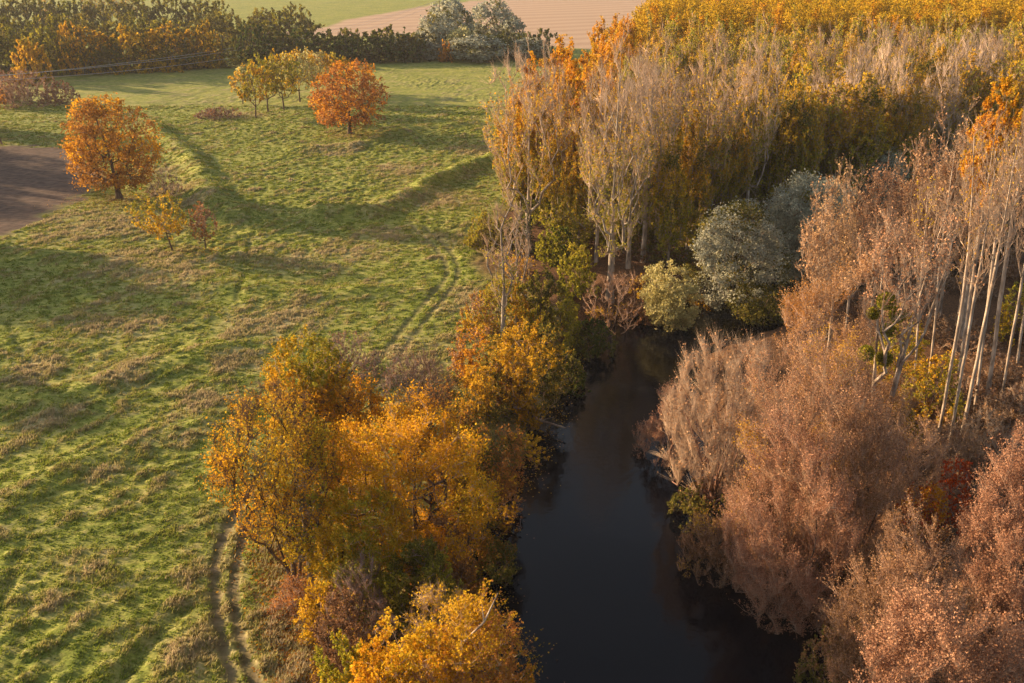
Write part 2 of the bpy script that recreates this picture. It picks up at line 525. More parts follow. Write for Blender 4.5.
# ------------------------------------------------------------------ the ground
def spaced(segs):
    out = [segs[0][0]]
    for a, b, s in segs:
        n = max(1, int(round((b - a) / s)))
        out += list(a + (b - a) * np.arange(1, n + 1) / n)
    return np.array(out)
def growing(start, stop, s0, g):
    out = []; v = start; s = s0
    sg = 1 if stop > start else -1
    while (stop - v) * sg > 0:
        s *= g; v += s * sg; out.append(v)
    return out
xs = np.concatenate([growing(-100, -4200, .6, 1.09)[::-1], spaced([(-100, -70, .5), (-70, 14, .25), (14, 60, .6), (60, 130, 1.2)]), growing(130, 4200, 1.6, 1.09)])
ys = np.concatenate([growing(34, -200, 1, 1.25)[::-1], spaced([(34, 120, .25), (120, 150, .35), (150, 260, .5), (260, 460, 1.0)]), growing(460, 7000, 1.2, 1.06)])
X, Y = np.meshgrid(xs, ys, indexing='ij')
x, y = X.ravel(), Y.ravel()
z, sd = macro(x, y)
U = x * CT + y * ST; V_ = -x * ST + y * CT
rA, rB, rC = rut_mask(x, y)
rut = np.maximum(np.maximum(rA, rB), rC * .35)
plough = (1 - sstep(-1.5, 1.5, sdist(x, y, PLOUGH) + 9 * (fbm(x / 5, y / 5) - .5)))
tanf = (1 - sstep(-3, 3, sdist(x, y, TANFIELD) + 6 * (fbm(x / 30, y / 30) - .5)))
fd = sdist(x, y, FOREST)
# right bank floor and strip under the belt trees
rightside = (x > 14 + (y - 60) * .18) & (sd > 0) & (y < 150)
litter = np.maximum(1 - sstep(-2, 4, fd + 5 * (fbm(x / 5, y / 5) - .5)), rightside.astype(float))
belt = (1 - sstep(2, 11, sd + 8 * (fbm(x / 6, y / 6) - .5))) * (1 - litter)
far_ = sstep(330, 420, y)
litter = np.maximum(litter, np.clip(.8 * (1 - sstep(6, 17, sd + 8 * (fbm(x / 6, y / 6) - .5))) * (sd > 0) * fbm(x / 1.5 + 7, y / 1.5, 3), 0, .46))
# tussocks and long rough ridges
tus = .5 * fbm(U / 2.0, V_ / .95, 3) + .5 * fbm(x / 1.3 + 9, y / 1.1, 3)
t2 = fbm(x / .7 + 40, y / .62, 2)
rough = np.clip(.35 + 1.6 * (fbm(x / 16 + 5, y / 16 + 2, 2) - .38), .12, 1.0)
tn = np.clip((tus - .44) * 4.5, 0, 1)
amp = (1 - plough) * (1 - tanf) * (1 - .6 * litter) * (1 - .75 * rut) * (sd > -1)
z = z + amp * rough * (.27 * tn + .38 * (t2 - .5)) * (1 - .6 * far_)
z = z - rA * .16 - rB * .16 - rC * .25
z = z + plough * (.10 * (fbm(x / .9, y / .9, 2) - .5)) + plough * .09 * np.sin((x * .42 + y * .9) * 2.6)
WEEDS = [(G(px, py), r) for px, py, r in [(95, 222, 10), (125, 228, 8), (70, 235, 7), (165, 172, 5), (178, 190, 5), (190, 205, 4), (150, 262, 9),
         (175, 275, 8), (385, 236, 6), (360, 250, 7), (440, 200, 8), (400, 170, 8), (330, 150, 7), (235, 115, 8), (300, 262, 7), (270, 320, 8), (430, 350, 7), (420, 380, 6),
         (410, 400, 5), (120, 365, 5), (110, 325, 7), (300, 640, 3), (310, 600, 3), (290, 610, 2.5), (310, 670, 3.5), (185, 655, 2.0), (60, 600, 2), (80, 560, 2.4), (45, 420, 3),
         (200, 400, 4), (480, 150, 8), (455, 240, 6), (470, 300, 5), (110, 470, 2.5), (170, 440, 2.5), (240, 360, 4), (40, 365, 4)]]
wd = np.zeros(len(x))
for (c, r) in WEEDS:
    wd = np.maximum(wd, np.exp(-((x - c[0]) ** 2 + (y - c[1]) ** 2) / (r * r)))
dry = np.clip(.85 * wd * (.35 + fbm(x / 2.6, y / 2.6, 3)) + .5 * sstep(.5, .8, fbm(U / 5 + 60, V_ / 2.2 + 11, 3)) + .4 * sstep(.48, .68, tus) + .3 * sstep(.5, .75, fbm(x / 1.6, y / 1.6 + 30, 2)) - .09, 0, 1)
trk = 1 - sstep(1.5, 4.5, np.minimum(seg_dist(x, y, TRACK_A[0]), seg_dist(x, y, TRACK_A[1])) + 3 * (fbm(x / 3, y / 3) - .5))
dry = np.clip(dry + .5 * belt + .55 * trk * fbm(x / 1.3, y / 1.3, 2), 0, 1) * (1 - far_ * .75)
nx_, ny_ = len(xs), len(ys)
idx = (np.arange(nx_ - 1)[:, None] * ny_ + np.arange(ny_ - 1)[None]).ravel()
quads = np.stack([idx, idx + ny_, idx + ny_ + 1, idx + 1], 1)

gm, n, l = new_mat('meadow_ground')
out = n.new('ShaderNodeOutputMaterial')
tc = n.new('ShaderNodeTexCoord')
mp = n.new('ShaderNodeMapping'); mp.inputs['Rotation'].default_value = (0, 0, -_th); mp.inputs['Scale'].default_value = (.45, 1, 1)
l.new(tc.outputs['Object'], mp.inputs[0])
def noise(scale, detail=4, src=None, rough=.55):
    q = n.new('ShaderNodeTexNoise'); q.inputs['Scale'].default_value = scale; q.inputs['Detail'].default_value = detail
    q.inputs['Roughness'].default_value = rough
    l.new((src or mp).outputs[0 if src is None else 'Object'], q.inputs[0]); return q
def attr(name):
    a = n.new('ShaderNodeAttribute'); a.attribute_name = name; return a.outputs['Fac']
def mixc(f, a, b):
    m = n.new('ShaderNodeMix'); m.data_type = 'RGBA'
    for s, v in ((0, f), (6, a), (7, b)):
        if isinstance(v, (tuple, float)): m.inputs[s].default_value = v if isinstance(v, float) else (*v, 1)
        else: l.new(v, m.inputs[s])
    return m.outputs[2]
def maths(op, a, b=None, clamp=False):
    m = n.new('ShaderNodeMath'); m.operation = op; m.use_clamp = clamp
    for s, v in ((0, a), (1, b)):
        if v is None: continue
        if isinstance(v, (int, float)): m.inputs[s].default_value = v
        else: l.new(v, m.inputs[s])
    return m.outputs[0]
n1, n2, n3, n4 = noise(.16, 4), noise(1.3, 5), noise(5.0, 3, tc), noise(.035, 2, tc)
g1 = ramp(n, [(.10, .14, .022), (.2, .23, .036), (.31, .295, .06)], [.36, .5, .66]); l.new(n1.outputs[0], g1.inputs[0])
g2 = ramp(n, [(.085, .11, .022), (.2, .22, .04), (.33, .30, .085)], [.36, .5, .64]); l.new(n2.outputs[0], g2.inputs[0])
grass = mixc(.6, g1.outputs[0], g2.outputs[0])
fr = ramp(n, [(0, 0, 0), (1, 1, 1)], [.35, .65]); l.new(n3.outputs[0], fr.inputs[0])
hs = n.new('ShaderNodeHueSaturation'); l.new(grass, hs.inputs['Color'])
mrn = n.new('ShaderNodeMapRange'); mrn.inputs[3].default_value = .75; mrn.inputs[4].default_value = 1.4
l.new(fr.outputs[0], mrn.inputs[0]); l.new(mrn.outputs[0], hs.inputs['Value'])
tanr = ramp(n, [(.19, .16, .06), (.33, .27, .13), (.45, .36, .21)], [.36, .5, .66]); l.new(n2.outputs[0], tanr.inputs[0])
dfac = maths('MULTIPLY', attr('dry'), maths('ADD', .35, maths('MULTIPLY', fr.outputs[0], .9)), True)
c = mixc(dfac, hs.outputs[0], tanr.outputs[0])
soil = ramp(n, [(.075, .05, .033), (.16, .115, .078)], [.35, .65]); l.new(n2.outputs[0], soil.inputs[0])
c = mixc(maths('MULTIPLY', attr('rut'), .72), c, soil.outputs[0])
lit = ramp(n, [(.04, .026, .015), (.12, .06, .03), (.24, .12, .05)], [.35, .52, .7]); l.new(n3.outputs[0], lit.inputs[0])
c = mixc(attr('litter'), c, lit.outputs[0])
pl = ramp(n, [(.055, .038, .032), (.135, .092, .072)], [.35, .65]); l.new(n2.outputs[0], pl.inputs[0])  # plough soil, darkened further to stand in for the shadow across the field
c = mixc(attr('plough'), c, pl.outputs[0])
# the stubble field far off, with drill lines
wv = n.new('ShaderNodeTexWave'); wv.inputs['Scale'].default_value = .014; wv.inputs['Distortion'].default_value = 1.6; wv.inputs['Detail'].default_value = 3
m2 = n.new('ShaderNodeMapping'); m2.inputs['Rotation'].default_value = (0, 0, radians(62)); l.new(tc.outputs['Object'], m2.inputs[0]); l.new(m2.outputs[0], wv.inputs[0])
tf = ramp(n, [(.37, .25, .17), (.43, .30, .205)], [.1, .8]); l.new(wv.outputs[0], tf.inputs[0])
c = mixc(attr('tanf'), c, tf.outputs[0])
p = n.new('ShaderNodeBsdfPrincipled'); p.inputs['Roughness'].default_value = .95; p.inputs['Specular IOR Level'].default_value = .1
l.new(c, p.inputs['Base Color'])
bp = n.new('ShaderNodeBump'); bp.inputs['Strength'].default_value = .7; bp.inputs['Distance'].default_value = .12
l.new(maths('ADD', n2.outputs[0], maths('MULTIPLY', n3.outputs[0], .5)), bp.inputs['Height']); l.new(bp.outputs[0], p.inputs['Normal'])
l.new(p.outputs[0], out.inputs[0])

AT = {'dry': dry, 'rut': rut, 'litter': litter, 'plough': plough, 'tanf': tanf}
co = np.stack([x, y, z], 1)
def ground_piece(name, mask):
    q = quads[mask]
    used_, inv = np.unique(q, return_inverse=True)
    me = mesh_from(name, co[used_], inv.reshape(-1, 4), mats=(gm,), smooth=True)
    for k_, v in AT.items():
        a = me.attributes.new(k_, 'FLOAT', 'POINT'); a.data.foreach_set('value', v[used_].astype(np.float32))
    return structure(link(name, me))
qa = lambda v: v[quads].mean(1)
mA = (qa(np.maximum(rA, rB * 1.4)) > .3) & (qa(sd) > 1)
mP = (qa(plough) > .5) & ~mA
mT = (qa(tanf) > .5) & ~mA & ~mP
mF = (qa(litter) > .5) & ~mA & ~mP & ~mT
ground_piece('meadow', ~(mA | mP | mT | mF))
ground_piece('dirt_track', mA)
ground_piece('ploughed_field', mP)
ground_piece('stubble_field', mT)
ground_piece('forest_floor', mF)

# ------------------------------------------------------------------ water
wm, n, l = new_mat('river_water')
out = n.new('ShaderNodeOutputMaterial'); p = n.new('ShaderNodeBsdfPrincipled')
p.inputs['Specular IOR Level'].default_value = .3; p.inputs['Base Color'].default_value = (.002, .003, .006, 1); p.inputs['Roughness'].default_value = .06; p.inputs['IOR'].default_value = 1.33
tc = n.new('ShaderNodeTexCoord'); ns = n.new('ShaderNodeTexNoise'); ns.inputs['Scale'].default_value = 1.6; ns.inputs['Detail'].default_value = 5
l.new(tc.outputs['Object'], ns.inputs[0])
bp = n.new('ShaderNodeBump'); bp.inputs['Strength'].default_value = .35; bp.inputs['Distance'].default_value = .05
l.new(ns.outputs[0], bp.inputs['Height']); l.new(bp.outputs[0], p.inputs['Normal']); l.new(p.outputs[0], out.inputs[0])
wx = [min(q[0] for q in RIVER) - 8, max(q[0] for q in RIVER) + 8]; wy = [min(q[1] for q in RIVER) - 8, max(q[1] for q in RIVER) + 8]
structure(link('river_water', mesh_from('river_water', [(wx[0], wy[0], WZ), (wx[1], wy[0], WZ), (wx[1], wy[1], WZ), (wx[0], wy[1], WZ)], [(0, 1, 2, 3)], mats=(wm,))))

# ------------------------------------------------------------------ rough grass
def ok_meadow(px, py):
    zz, s = macro(px, py)
    return zz, s
rng = np.random.RandomState(3)
gx = interp = None
def surf_z(px, py):
    """height of the built mesh at points"""
    i = np.clip(np.searchsorted(xs, px) - 1, 0, nx_ - 2); j = np.clip(np.searchsorted(ys, py) - 1, 0, ny_ - 2)
    fx = (px - xs[i]) / (xs[i + 1] - xs[i]); fy = (py - ys[j]) / (ys[j + 1] - ys[j])
    Z = z.reshape(nx_, ny_)
    return (Z[i, j] * (1 - fx) + Z[i + 1, j] * fx) * (1 - fy) + (Z[i, j + 1] * (1 - fx) + Z[i + 1, j + 1] * fx) * fy
def att_at(a, px, py):
    i = np.clip(np.searchsorted(xs, px), 0, nx_ - 1); j = np.clip(np.searchsorted(ys, py), 0, ny_ - 1)
    return a.reshape(nx_, ny_)[i, j]
grass_blade, n, l = new_mat('grass_blades')
out = n.new('ShaderNodeOutputMaterial'); at = n.new('ShaderNodeAttribute'); at.attribute_name = 'tint'
r = ramp(n, [(.11, .16, .024), (.24, .28, .04), (.33, .3, .09), (.41, .34, .17), (.46, .36, .22)], [0, .35, .55, .8, 1]); l.new(at.outputs['Fac'], r.inputs[0])
d = n.new('ShaderNodeBsdfDiffuse'); t = n.new('ShaderNodeBsdfTranslucent'); mx = n.new('ShaderNodeMixShader'); mx.inputs[0].default_value = .3
l.new(r.outputs[0], d.inputs[0]); l.new(r.outputs[0], t.inputs[0]); l.new(d.outputs[0], mx.inputs[1]); l.new(t.outputs[0], mx.inputs[2]); l.new(mx.outputs[0], out.inputs[0])

NT = 110000
# pick tufts evenly over what the view shows of the meadow, so distance does not thin them out too much
ty = 38 + 250 * rng.uniform(0, 1, NT * 3) ** 1.25
tx = rng.uniform(-1, 1, NT * 3) * (ty * .62 + 14) - 4
tr = att_at(np.maximum.reduce([rut, plough, litter, tanf]), tx, ty); tsd = att_at(sd, tx, ty)
td = att_at(dry, tx, ty); tt_ = att_at(tus, tx, ty)
keep = (tr < .35) & (tsd > .3) & (rng.uniform(0, 1, len(tx)) < .16 + .7 * np.clip((tt_ - .44) * 4, 0, 1) + .3 * td)
tx, ty, td = tx[keep][:NT], ty[keep][:NT], td[keep][:NT]
nb = 7
m = len(tx)
bx = np.repeat(tx, nb) + rng.normal(size=m * nb) * .16; by = np.repeat(ty, nb) + rng.normal(size=m * nb) * .16
dd = np.repeat(td, nb)
hgt = (.15 + .2 * dd) * rng.uniform(.5, 1.4, m * nb); wdt = .035 + .0006 * np.abs(by)
bz = surf_z(bx, by) - .02
ang = rng.uniform(0, 2 * pi, m * nb); ln = rng.uniform(.1, .7, m * nb) * hgt
a = np.stack([bx, by, bz], 1)
s_ = np.stack([np.cos(ang), np.sin(ang), 0 * ang], 1) * wdt[:, None]
tip = a + np.stack([-np.sin(ang) * ln + .1, np.cos(ang) * ln, hgt], 1)
V = np.stack([a - s_, a + s_, tip], 1).reshape(-1, 3)
tint = np.clip(dd * .7 + np.repeat(rng.normal(size=m) * .1, nb) + rng.normal(size=m * nb) * .06 + .17, 0, 1)
go = link('grass', mesh_from('grass', V, None, np.arange(len(V)).reshape(-1, 3), mats=(grass_blade,), tint=tint))
go['kind'] = 'stuff'; go['label'] = 'rough tussocky grass of the meadow, green with dry straw-coloured tufts'

# ------------------------------------------------------------------ haze
hm, n, l = new_mat('haze_air')
out = n.new('ShaderNodeOutputMaterial'); v = n.new('ShaderNodeVolumePrincipled')
v.inputs['Color'].default_value = (.86, .84, .86, 1); v.inputs['Density'].default_value = HAZE; v.inputs['Anisotropy'].default_value = .2
l.new(v.outputs[0], out.inputs['Volume'])
if HAZE > 0:
    x0, x1, y0, y1, z0, z1 = xs[0] - 5, xs[-1] + 5, ys[0] - 5, ys[-1] + 5, float(z.min()) - 1, 62
    hv = [(a_, b_, c_) for c_ in (z0, z1) for b_ in (y0, y1) for a_ in (x0, x1)]
    ho = link('haze', mesh_from('haze', hv, [(0, 2, 3, 1), (4, 5, 7, 6), (0, 1, 5, 4), (2, 6, 7, 3), (0, 4, 6, 2), (1, 3, 7, 5)], mats=(hm,)))
    ho['kind'] = 'stuff'; ho['label'] = 'thin autumn haze over the river and fields'
# ------------------------------------------------------------------ kinds of trees and shrubs
KIND = {
 'oak':     dict(shape='mound', cb=.14, k=.25, natt=520, tr=.024, gap=-2.2, lump=.5, cover=4.2, leafmat='rust', leafmat2='orange', mix2=.3, sigma=.42, bark='dark'),
 'maple':   dict(shape='oak', cb=.12, k=.4, natt=420, tr=.015, cover=6, leafmat='orange', sigma=.55, bark='dark', tcover=.3),
 'sparse':  dict(shape='oak', cb=.14, k=.6, natt=330, tr=.016, cover=1.9, leafmat='gold', sigma=.5, bark='dark', tcover=1.1, twigmat='dark', zmax=.92, split=.035),
 'young':   dict(shape='oak', cb=.22, k=.7, natt=200, tr=.012, cover=3.0, leafmat='sallow', sigma=.45, bark='dark', tcover=.4, twigmat='mauve'),
 'willow':  dict(lump=.5, gap=-1.3, shape='round', cb=.02, k=.5, natt=420, tr=.02, nstem=3, trunk_top=.5, cover=6, leafmat='silver', sigma=.4, bark='grey'),
 'bush':    dict(shape='bush', cb=.0, k=.7, natt=220, tr=.02, nstem=5, trunk_top=.55, cover=6, leafmat='olive', sigma=.4, bark='dark', tcover=.4, twigmat='mauve'),
 'bare':    dict(shape='bush', cb=.04, k=.9, natt=300, tr=.018, nstem=6, trunk_top=.6, cover=.35, leafmat='brown', sigma=.4, bark='dark', tcover=2.2, twigmat='mauve', twig_len=1.1),
 'osier':   dict(shape='vase', cb=.05, k=1.5, natt=420, tr=.02, nstem=9, trunk_top=.6, cover=.4, leafmat='tan', sigma=.3, bark='red', tcover=3.2, twigmat='pale', twig_len=1.5, twig_up=1.3, wob=.6, spread=.5),
 'withered': dict(gap=-.1, lump=.35, shape='mound', cb=.0, cap=80000, k=1.1, natt=480, tr=.014, nstem=5, trunk_top=.6, cover=2.0, leafmat='pink', sigma=.3, bark='dark', tcover=1.9, twigmat='pink', twig_len=1.35, twig_up=1.1, leafscale=.6, spread=.35),
 'barepop': dict(shape='broad', cb=.26, k=1.7, natt=380, tr=.0085, trunk_top=.92, cover=.3, leafmat='gold', sigma=.4, bark='white', tcover=2.0, twigmat='tan', twig_len=1.5, twig_up=1.2, wob=.4, brf=.6, split=.07),
 'tanpop':  dict(shape='poplar', cb=.22, k=1.7, natt=380, tr=.007, trunk_top=.93, cover=1.0, leafmat='tan', sigma=.4, bark='white', tcover=1.9, twigmat='tan', twig_len=1.2, twig_up=1.1, wob=.4, brf=.6, split=.06),
 'goldpop': dict(shape='poplar', cb=.18, k=2.0, natt=320, tr=.010, trunk_top=.9, cover=4.2, leafmat='orange', leafmat2='gold', mix2=.5, sigma=.5, bark='grey', tcover=.7, twigmat='tan', twig_up=1.0, wob=.5, brf=.6, lump=.4),
}
def spec(kind, H, R, Y, seed, **o):
    K = dict(KIND[kind]); K.update(o)
    px = ppm(Y)
    area = .75 * 2 * R * H * (1 - K['cb'])
    lf = max(.15, 2.1 / px) * K.get('leafscale', 1)
    nl = K['cover'] * area / (.4 * lf * lf)
    cap = K.get('cap', 60000)
    if nl > cap: lf *= math.sqrt(nl / cap); nl = cap
    tw = max(.010, .12 / px); tl = K.get('twig_len', 1.0) * min(1.3, max(.5, H / 14))
    ntw = min(15000, K.get('tcover', 0) * area / (tl * 2 * tw))
    ns = K.get('nstem', 1)
    return gen_tree(seed, H, R, shape=K['shape'], cb=K['cb'], k=K['k'], natt=K['natt'], nstem=ns, trunk_r=max(.06, K['tr'] * H * (1.0 if ns == 1 else .55)),
                    trunk_top=K.get('trunk_top', .72), lean=K.get('lean', (0, 0)), leaves=int(nl), leaf=lf, leafmat=K['leafmat'],
                    leafmat2=K.get('leafmat2'), mix2=K.get('mix2', 0), sigma=K['sigma'] * max(.5, min(1.4, R / 5)), top_tint=K.get('top_tint', 0), leaf_zmax=K.get('zmax', 1),
                    leaf_zsoft=K.get('zsoft', .15), twigs=int(ntw), twig_len=tl, twig_w=tw, twigmat=K.get('twigmat', 'tan'), bark=K['bark'],
                    twig_up=K.get('twig_up', .6), lowmat=K.get('lowmat'), low=K.get('low', .4), gap=K.get('gap', -1.1), lump=K.get('lump', .22), brf=K.get('brf', 1.0), wob=K.get('wob', 1), split_r=K.get('split', .05), spread=K.get('spread', .28))
_seed = [100]
def T(kind, name, bx, by, top, w, label, group=None, dx=0, **o):
    """one tree or shrub: foot at (bx, by), tip at row top, crown w pixels wide; dx = crown offset in pixels"""
    _seed[0] += 1
    X0, Y0 = G(bx, by)
    Hh = max(1.0, height_at(Y0, top)) * 1.03
    Rr = w / 2 / ppm(Y0, Hh / 2)
    if dx: o['lean'] = (dx / ppm(Y0, Hh * .6), 0)
    ms = spec(kind, Hh, Rr, Y0, o.pop('seed', _seed[0]), **o)
    cat = 'shrub' if (name.endswith('shrub') or name.endswith('bush')) else 'tree'
    return place(name, ms, label, cat, X0, Y0, group)
_var = {}
def variants(key, kind, n, H, R, Y, **o):
    _var[key] = [(spec(kind, H, R, Y, 500 + hash_(key) + i * 7, **o), H, R) for i in range(n)]
def hash_(s): return sum(ord(ch) * (i + 3) for i, ch in enumerate(s)) % 997
_cnt = {}
def Rp(key, name, bx, by, top, w, label, group=None, xy=None, H=None, R=None, tilt=None):
    """a copy of one of the prepared variants (shared meshes)"""
    X0, Y0 = xy if xy is not None else G(bx, by)
    Hh = H or max(.8, height_at(Y0, top)); Rr = R or w / 2 / ppm(Y0, Hh / 2)
    i = _cnt.get(key, 0); _cnt[key] = i + 1
    ms, h0, r0 = _var[key][i % len(_var[key])]
    cat = 'shrub' if (name.endswith('shrub') or name.endswith('bush')) else 'tree'
    return place(name, ms, label, cat, X0, Y0, group, rz=(i * 2.399) % 6.283, sc=(Rr / r0, Rr / r0, Hh / h0), tilt=tilt)

# ------------------------------------------------------------------ the meadow trees
T('oak', 'oak_tree', 120, 199, 90, 86, 'large round rust-orange oak beside the ploughed field corner', dx=-12)
T('oak', 'oak_tree', 350, 134, 58, 66, 'round rust-orange oak with a short dark trunk in front of the pale yellow grove')
T('young', 'young_tree', 173, 252, 187, 56, 'small olive-yellow tree with a slightly leaning trunk near the rust oak', dx=-13, leafmat='sallow', leafmat2='gold', mix2=.5, cover=1.8)
T('young', 'young_tree', 206, 251, 200, 32, 'smallest meadow tree, thin with reddish-orange leaves', leafmat='tan', leafmat2='rust', mix2=.5, cover=1.6)
grove = [(243, 104, 67, 24, 'lowest pale yellow sapling at the left edge of the meadow grove'),
         (256, 118, 60, 30, 'pale yellow thin-stemmed tree at the near left corner of the grove'),
         (268, 112, 54, 36, 'pale yellow tree second from the near corner of the grove'),
         (284, 110, 50, 36, 'pale yellow tree in the middle of the grove with a forked stem'),
         (300, 102, 46, 40, 'tallest pale yellow tree of the meadow grove'),
         (318, 97, 49, 34, 'pale yellow tree at the back of the grove behind the oak'),
         (338, 93, 53, 44, 'sandy yellow tree half hidden behind the round orange oak'),
         (285, 97, 54, 40, 'pale yellow tree at the back left of the meadow grove')]
for a_, b_, t_, w_, s_ in grove:
    T('young', 'young_tree', a_, b_, t_, w_, s_, group='pale yellow trees of the meadow grove', leafmat='cream' if a_ % 3 == 0 else 'sallow', leafmat2='gold', mix2=.35, cover=2.7)
T('bare', 'bramble_bush', 218, 117, 106, 46, 'low brown bramble patch left of the meadow grove', cover=1.2)
T('bare', 'thorn_bush', 30, 106, 66, 66, 'big mauve bare thorn bush left of the far meadow', cover=.8, twigmat='pink')
T('bare', 'thorn_bush', 62, 104, 80, 40, 'low dark right end of the mauve thicket', cover=1.5, tcover=1.6, leafmat='brown')
T('bare', 'thorn_bush', 6, 104, 68, 50, 'mauve thorn bush at the left edge of the photo', twigmat='pink', cover=.8)
T('bush', 'orange_shrub', 3, 101, 84, 22, 'small orange shrub in front of the mauve thicket', leafmat='orange')
T('bare', 'bramble_bush', 168, 196, 168, 40, 'tangle of pale dead weeds behind the olive-yellow tree', twigmat='pale', tcover=.9)
T('bare', 'bramble_bush', 350, 378, 326, 74, 'grey leafless bush on the meadow behind the gold trees', twigmat='mauve', tcover=1.5)
T('bare', 'bramble_bush', 412, 396, 345, 72, 'mauve-grey leafless bush beside the upper wheel ruts', twigmat='mauve', tcover=1.4)

# ------------------------------------------------------------------ left bank belt, near part
T('sparse', 'ash_tree', 296, 590, 376, 132, 'thin-leaved golden tree with dark bare limbs beside the dirt track', dx=-14, twigmat='dark', cover=1.25, nstem=4, spread=.35, trunk_top=.6, tr=.02, leafmat='orange', leafmat2='gold', mix2=.3, sigma=.6, seed=417, k=1.5, natt=380, split=.03, tcover=2.0, cb=.2, zmax=.8, wob=.5, brf=.75, gap=-.6)
T('sparse', 'grey_stemmed_tree', 313, 596, 398, 76, 'slender tree with a winding pale grey trunk and yellow-green leaves', bark='grey', cover=1.4, leafmat='sallow', leafmat2='gold', mix2=.4, dx=2)
T('maple', 'field_maple_tree', 318, 500, 336, 76, 'olive-yellow dense-topped tree behind the grey-stemmed tree', leafmat='sallow', leafmat2='gold', mix2=.45, cb=.3)
T('maple', 'maple_tree', 418, 572, 392, 176, 'broad bright orange-gold tree, the largest crown on the near left bank', leafmat='orange', leafmat2='gold', mix2=.18, cb=.08, cover=2.8, tcover=.7, brf=1.1, sigma=.6, seed=331, dx=2, tr=.02, lean=(0, 0))
T('sparse', 'maple_tree', 352, 500, 352, 92, 'orange tree with a bare dark leader poking above the golden crown', leafmat='orange', cover=2.2, zmax=.75)
T('sparse', 'bare_topped_tree', 432, 500, 340, 84, 'reddish tree with bare forked dark upper limbs near the river bend', leafmat='orange', leafmat2='rust', mix2=.4, cover=1.5, zmax=.6, natt=420, split=.03, k=1.3, wob=.5, twigmat='dark')
T('sparse', 'rusty_tree', 474, 505, 392, 100, 'rust-brown small-leaved tree leaning towards the river', leafmat='rust', leafmat2='olive', mix2=.3, cover=3, dx=6)
T('bush', 'riverside_bush', 474, 556, 452, 84, 'dark olive and russet bush overhanging the river', leafmat='olive', leafmat2='rust', mix2=.3, cover=5)
T('bush', 'riverside_bush', 440, 600, 506, 84, 'dark brown leafy bush at the waterline under the orange crown', leafmat='brown', leafmat2='rust', mix2=.4, cover=4.5)
T('maple', 'field_maple_tree', 368, 610, 480, 100, 'yellow-green small-leaved tree under the edge of the orange crown', leafmat='sallow', leafmat2='gold', mix2=.35, cb=.02, cover=4.5)
T('bush', 'riverside_bush', 425, 640, 540, 84, 'olive-green shaded bush behind the grey bare bush', leafmat='olive', leafmat2='sallow', mix2=.25)
T('bare', 'bare_shrub', 378, 650, 552, 112, 'grey-brown leafless domed shrub among the yellow bushes', twigmat='mauve', tcover=2.4)
T('bare', 'bare_shrub', 440, 690, 575, 80, 'tan twiggy shrub with a few gold leaves', twigmat='tan', leafmat='gold', cover=1.2)
T('bush', 'gold_shrub', 345, 690, 590, 70, 'ochre shrub left of the near bright yellow bush', leafmat='gold', leafmat2='brown', mix2=.5, cover=3.6)
mp_ = T('maple', 'maple_tree', 478, 760, 588, 112, 'orange-brown tree at the water edge with a pale dead limb', leafmat='rust', leafmat2='gold', mix2=.45, cb=.02, cover=4, tcover=.8)
T('maple', 'field_maple_tree', 405, 770, 612, 112, 'bright yellow tree in the near left foreground', leafmat='gold', leafmat2='orange', mix2=.3, cb=.02, cover=4.2)
T('bush', 'riverside_bush', 515, 745, 636, 64, 'low green-and-orange bush reaching over the near water', leafmat='green', leafmat2='orange', mix2=.4)
T('bush', 'gold_shrub', 352, 745, 640, 80, 'olive-yellow shrub at the bottom edge beside the track', leafmat='sallow', leafmat2='gold', mix2=.4)
T('bare', 'bare_shrub', 440, 765, 655, 90, 'tan leafless shrub between the yellow and orange foreground trees', twigmat='pink', leafmat='tan', cover=.8)
T('bare', 'red_bramble_bush', 296, 612, 575, 44, 'low reddish bramble at the foot of the thin golden tree', leafmat='rust', cover=1.5, twigmat='pink')
T('bush', 'gold_shrub', 322, 640, 575, 50, 'yellow undergrowth shrub at the foot of the grey-stemmed tree', leafmat='sallow', leafmat2='gold', mix2=.5, cover=3)

# the dead limb that sticks out of the orange tree (a part of that tree)
X0, Y0 = G(478, 760)
def world_at(px_, py_, Y_):
    z_ = height_at(Y_, py_); return np.array([(px_ - CX) / ppm(Y_, z_), Y_, z_])
pts = [world_at(a_, b_, Y0 + c_) for a_, b_, c_ in [(452, 665, 0), (456, 650, -.3), (472, 634, -.6), (484, 622, -.8), (491, 608, -.7), (498, 593, -.4)]]
pts = np.array(pts) - np.array(mp_.location)
p0, p1 = pts[:-1], pts[1:]
fk0 = pts[3:4]; fk1 = fk0 + np.array([[-.1, .1, 1.1]])
link('dead_limb', tube_mesh('dead_limb', np.vstack([p0, fk0]), np.vstack([p1, fk1]), np.array([.11, .09, .075, .06, .05, .04]), np.array([.09, .075, .06, .05, .02, .015]), BK['white']), mp_)

# ------------------------------------------------------------------ left bank belt, middle part
T('bush', 'gold_shrub', 470, 420, 362, 76, 'olive-gold shrub above the fallen dead trunks', leafmat='gold', leafmat2='olive', mix2=.45, cover=3.5)
T('bush', 'orange_shrub', 478, 378, 322, 62, 'rusty orange shrub at the meadow edge by the river bend', leafmat='orange', leafmat2='tan', mix2=.4, cover=2.6)
T('maple', 'hawthorn_tree', 528, 402, 300, 84, 'round olive-orange tree over the inner river bend', leafmat='gold', leafmat2='olive', mix2=.4, cb=.02, cover=4)
T('bush', 'riverside_bush', 508, 408, 366, 56, 'olive bush hanging over the dark water at the bend', leafmat='olive', leafmat2='gold', mix2=.3, cover=4)
T('bush', 'gold_shrub', 530, 412, 380, 22, 'tiny bright orange-yellow shrub at the dark bank', leafmat='gold', cover=5)
T('bush', 'riverside_bush', 566, 372, 325, 50, 'dark green bush at the waterline of the inner bend', leafmat='green', leafmat2='olive', mix2=.4)
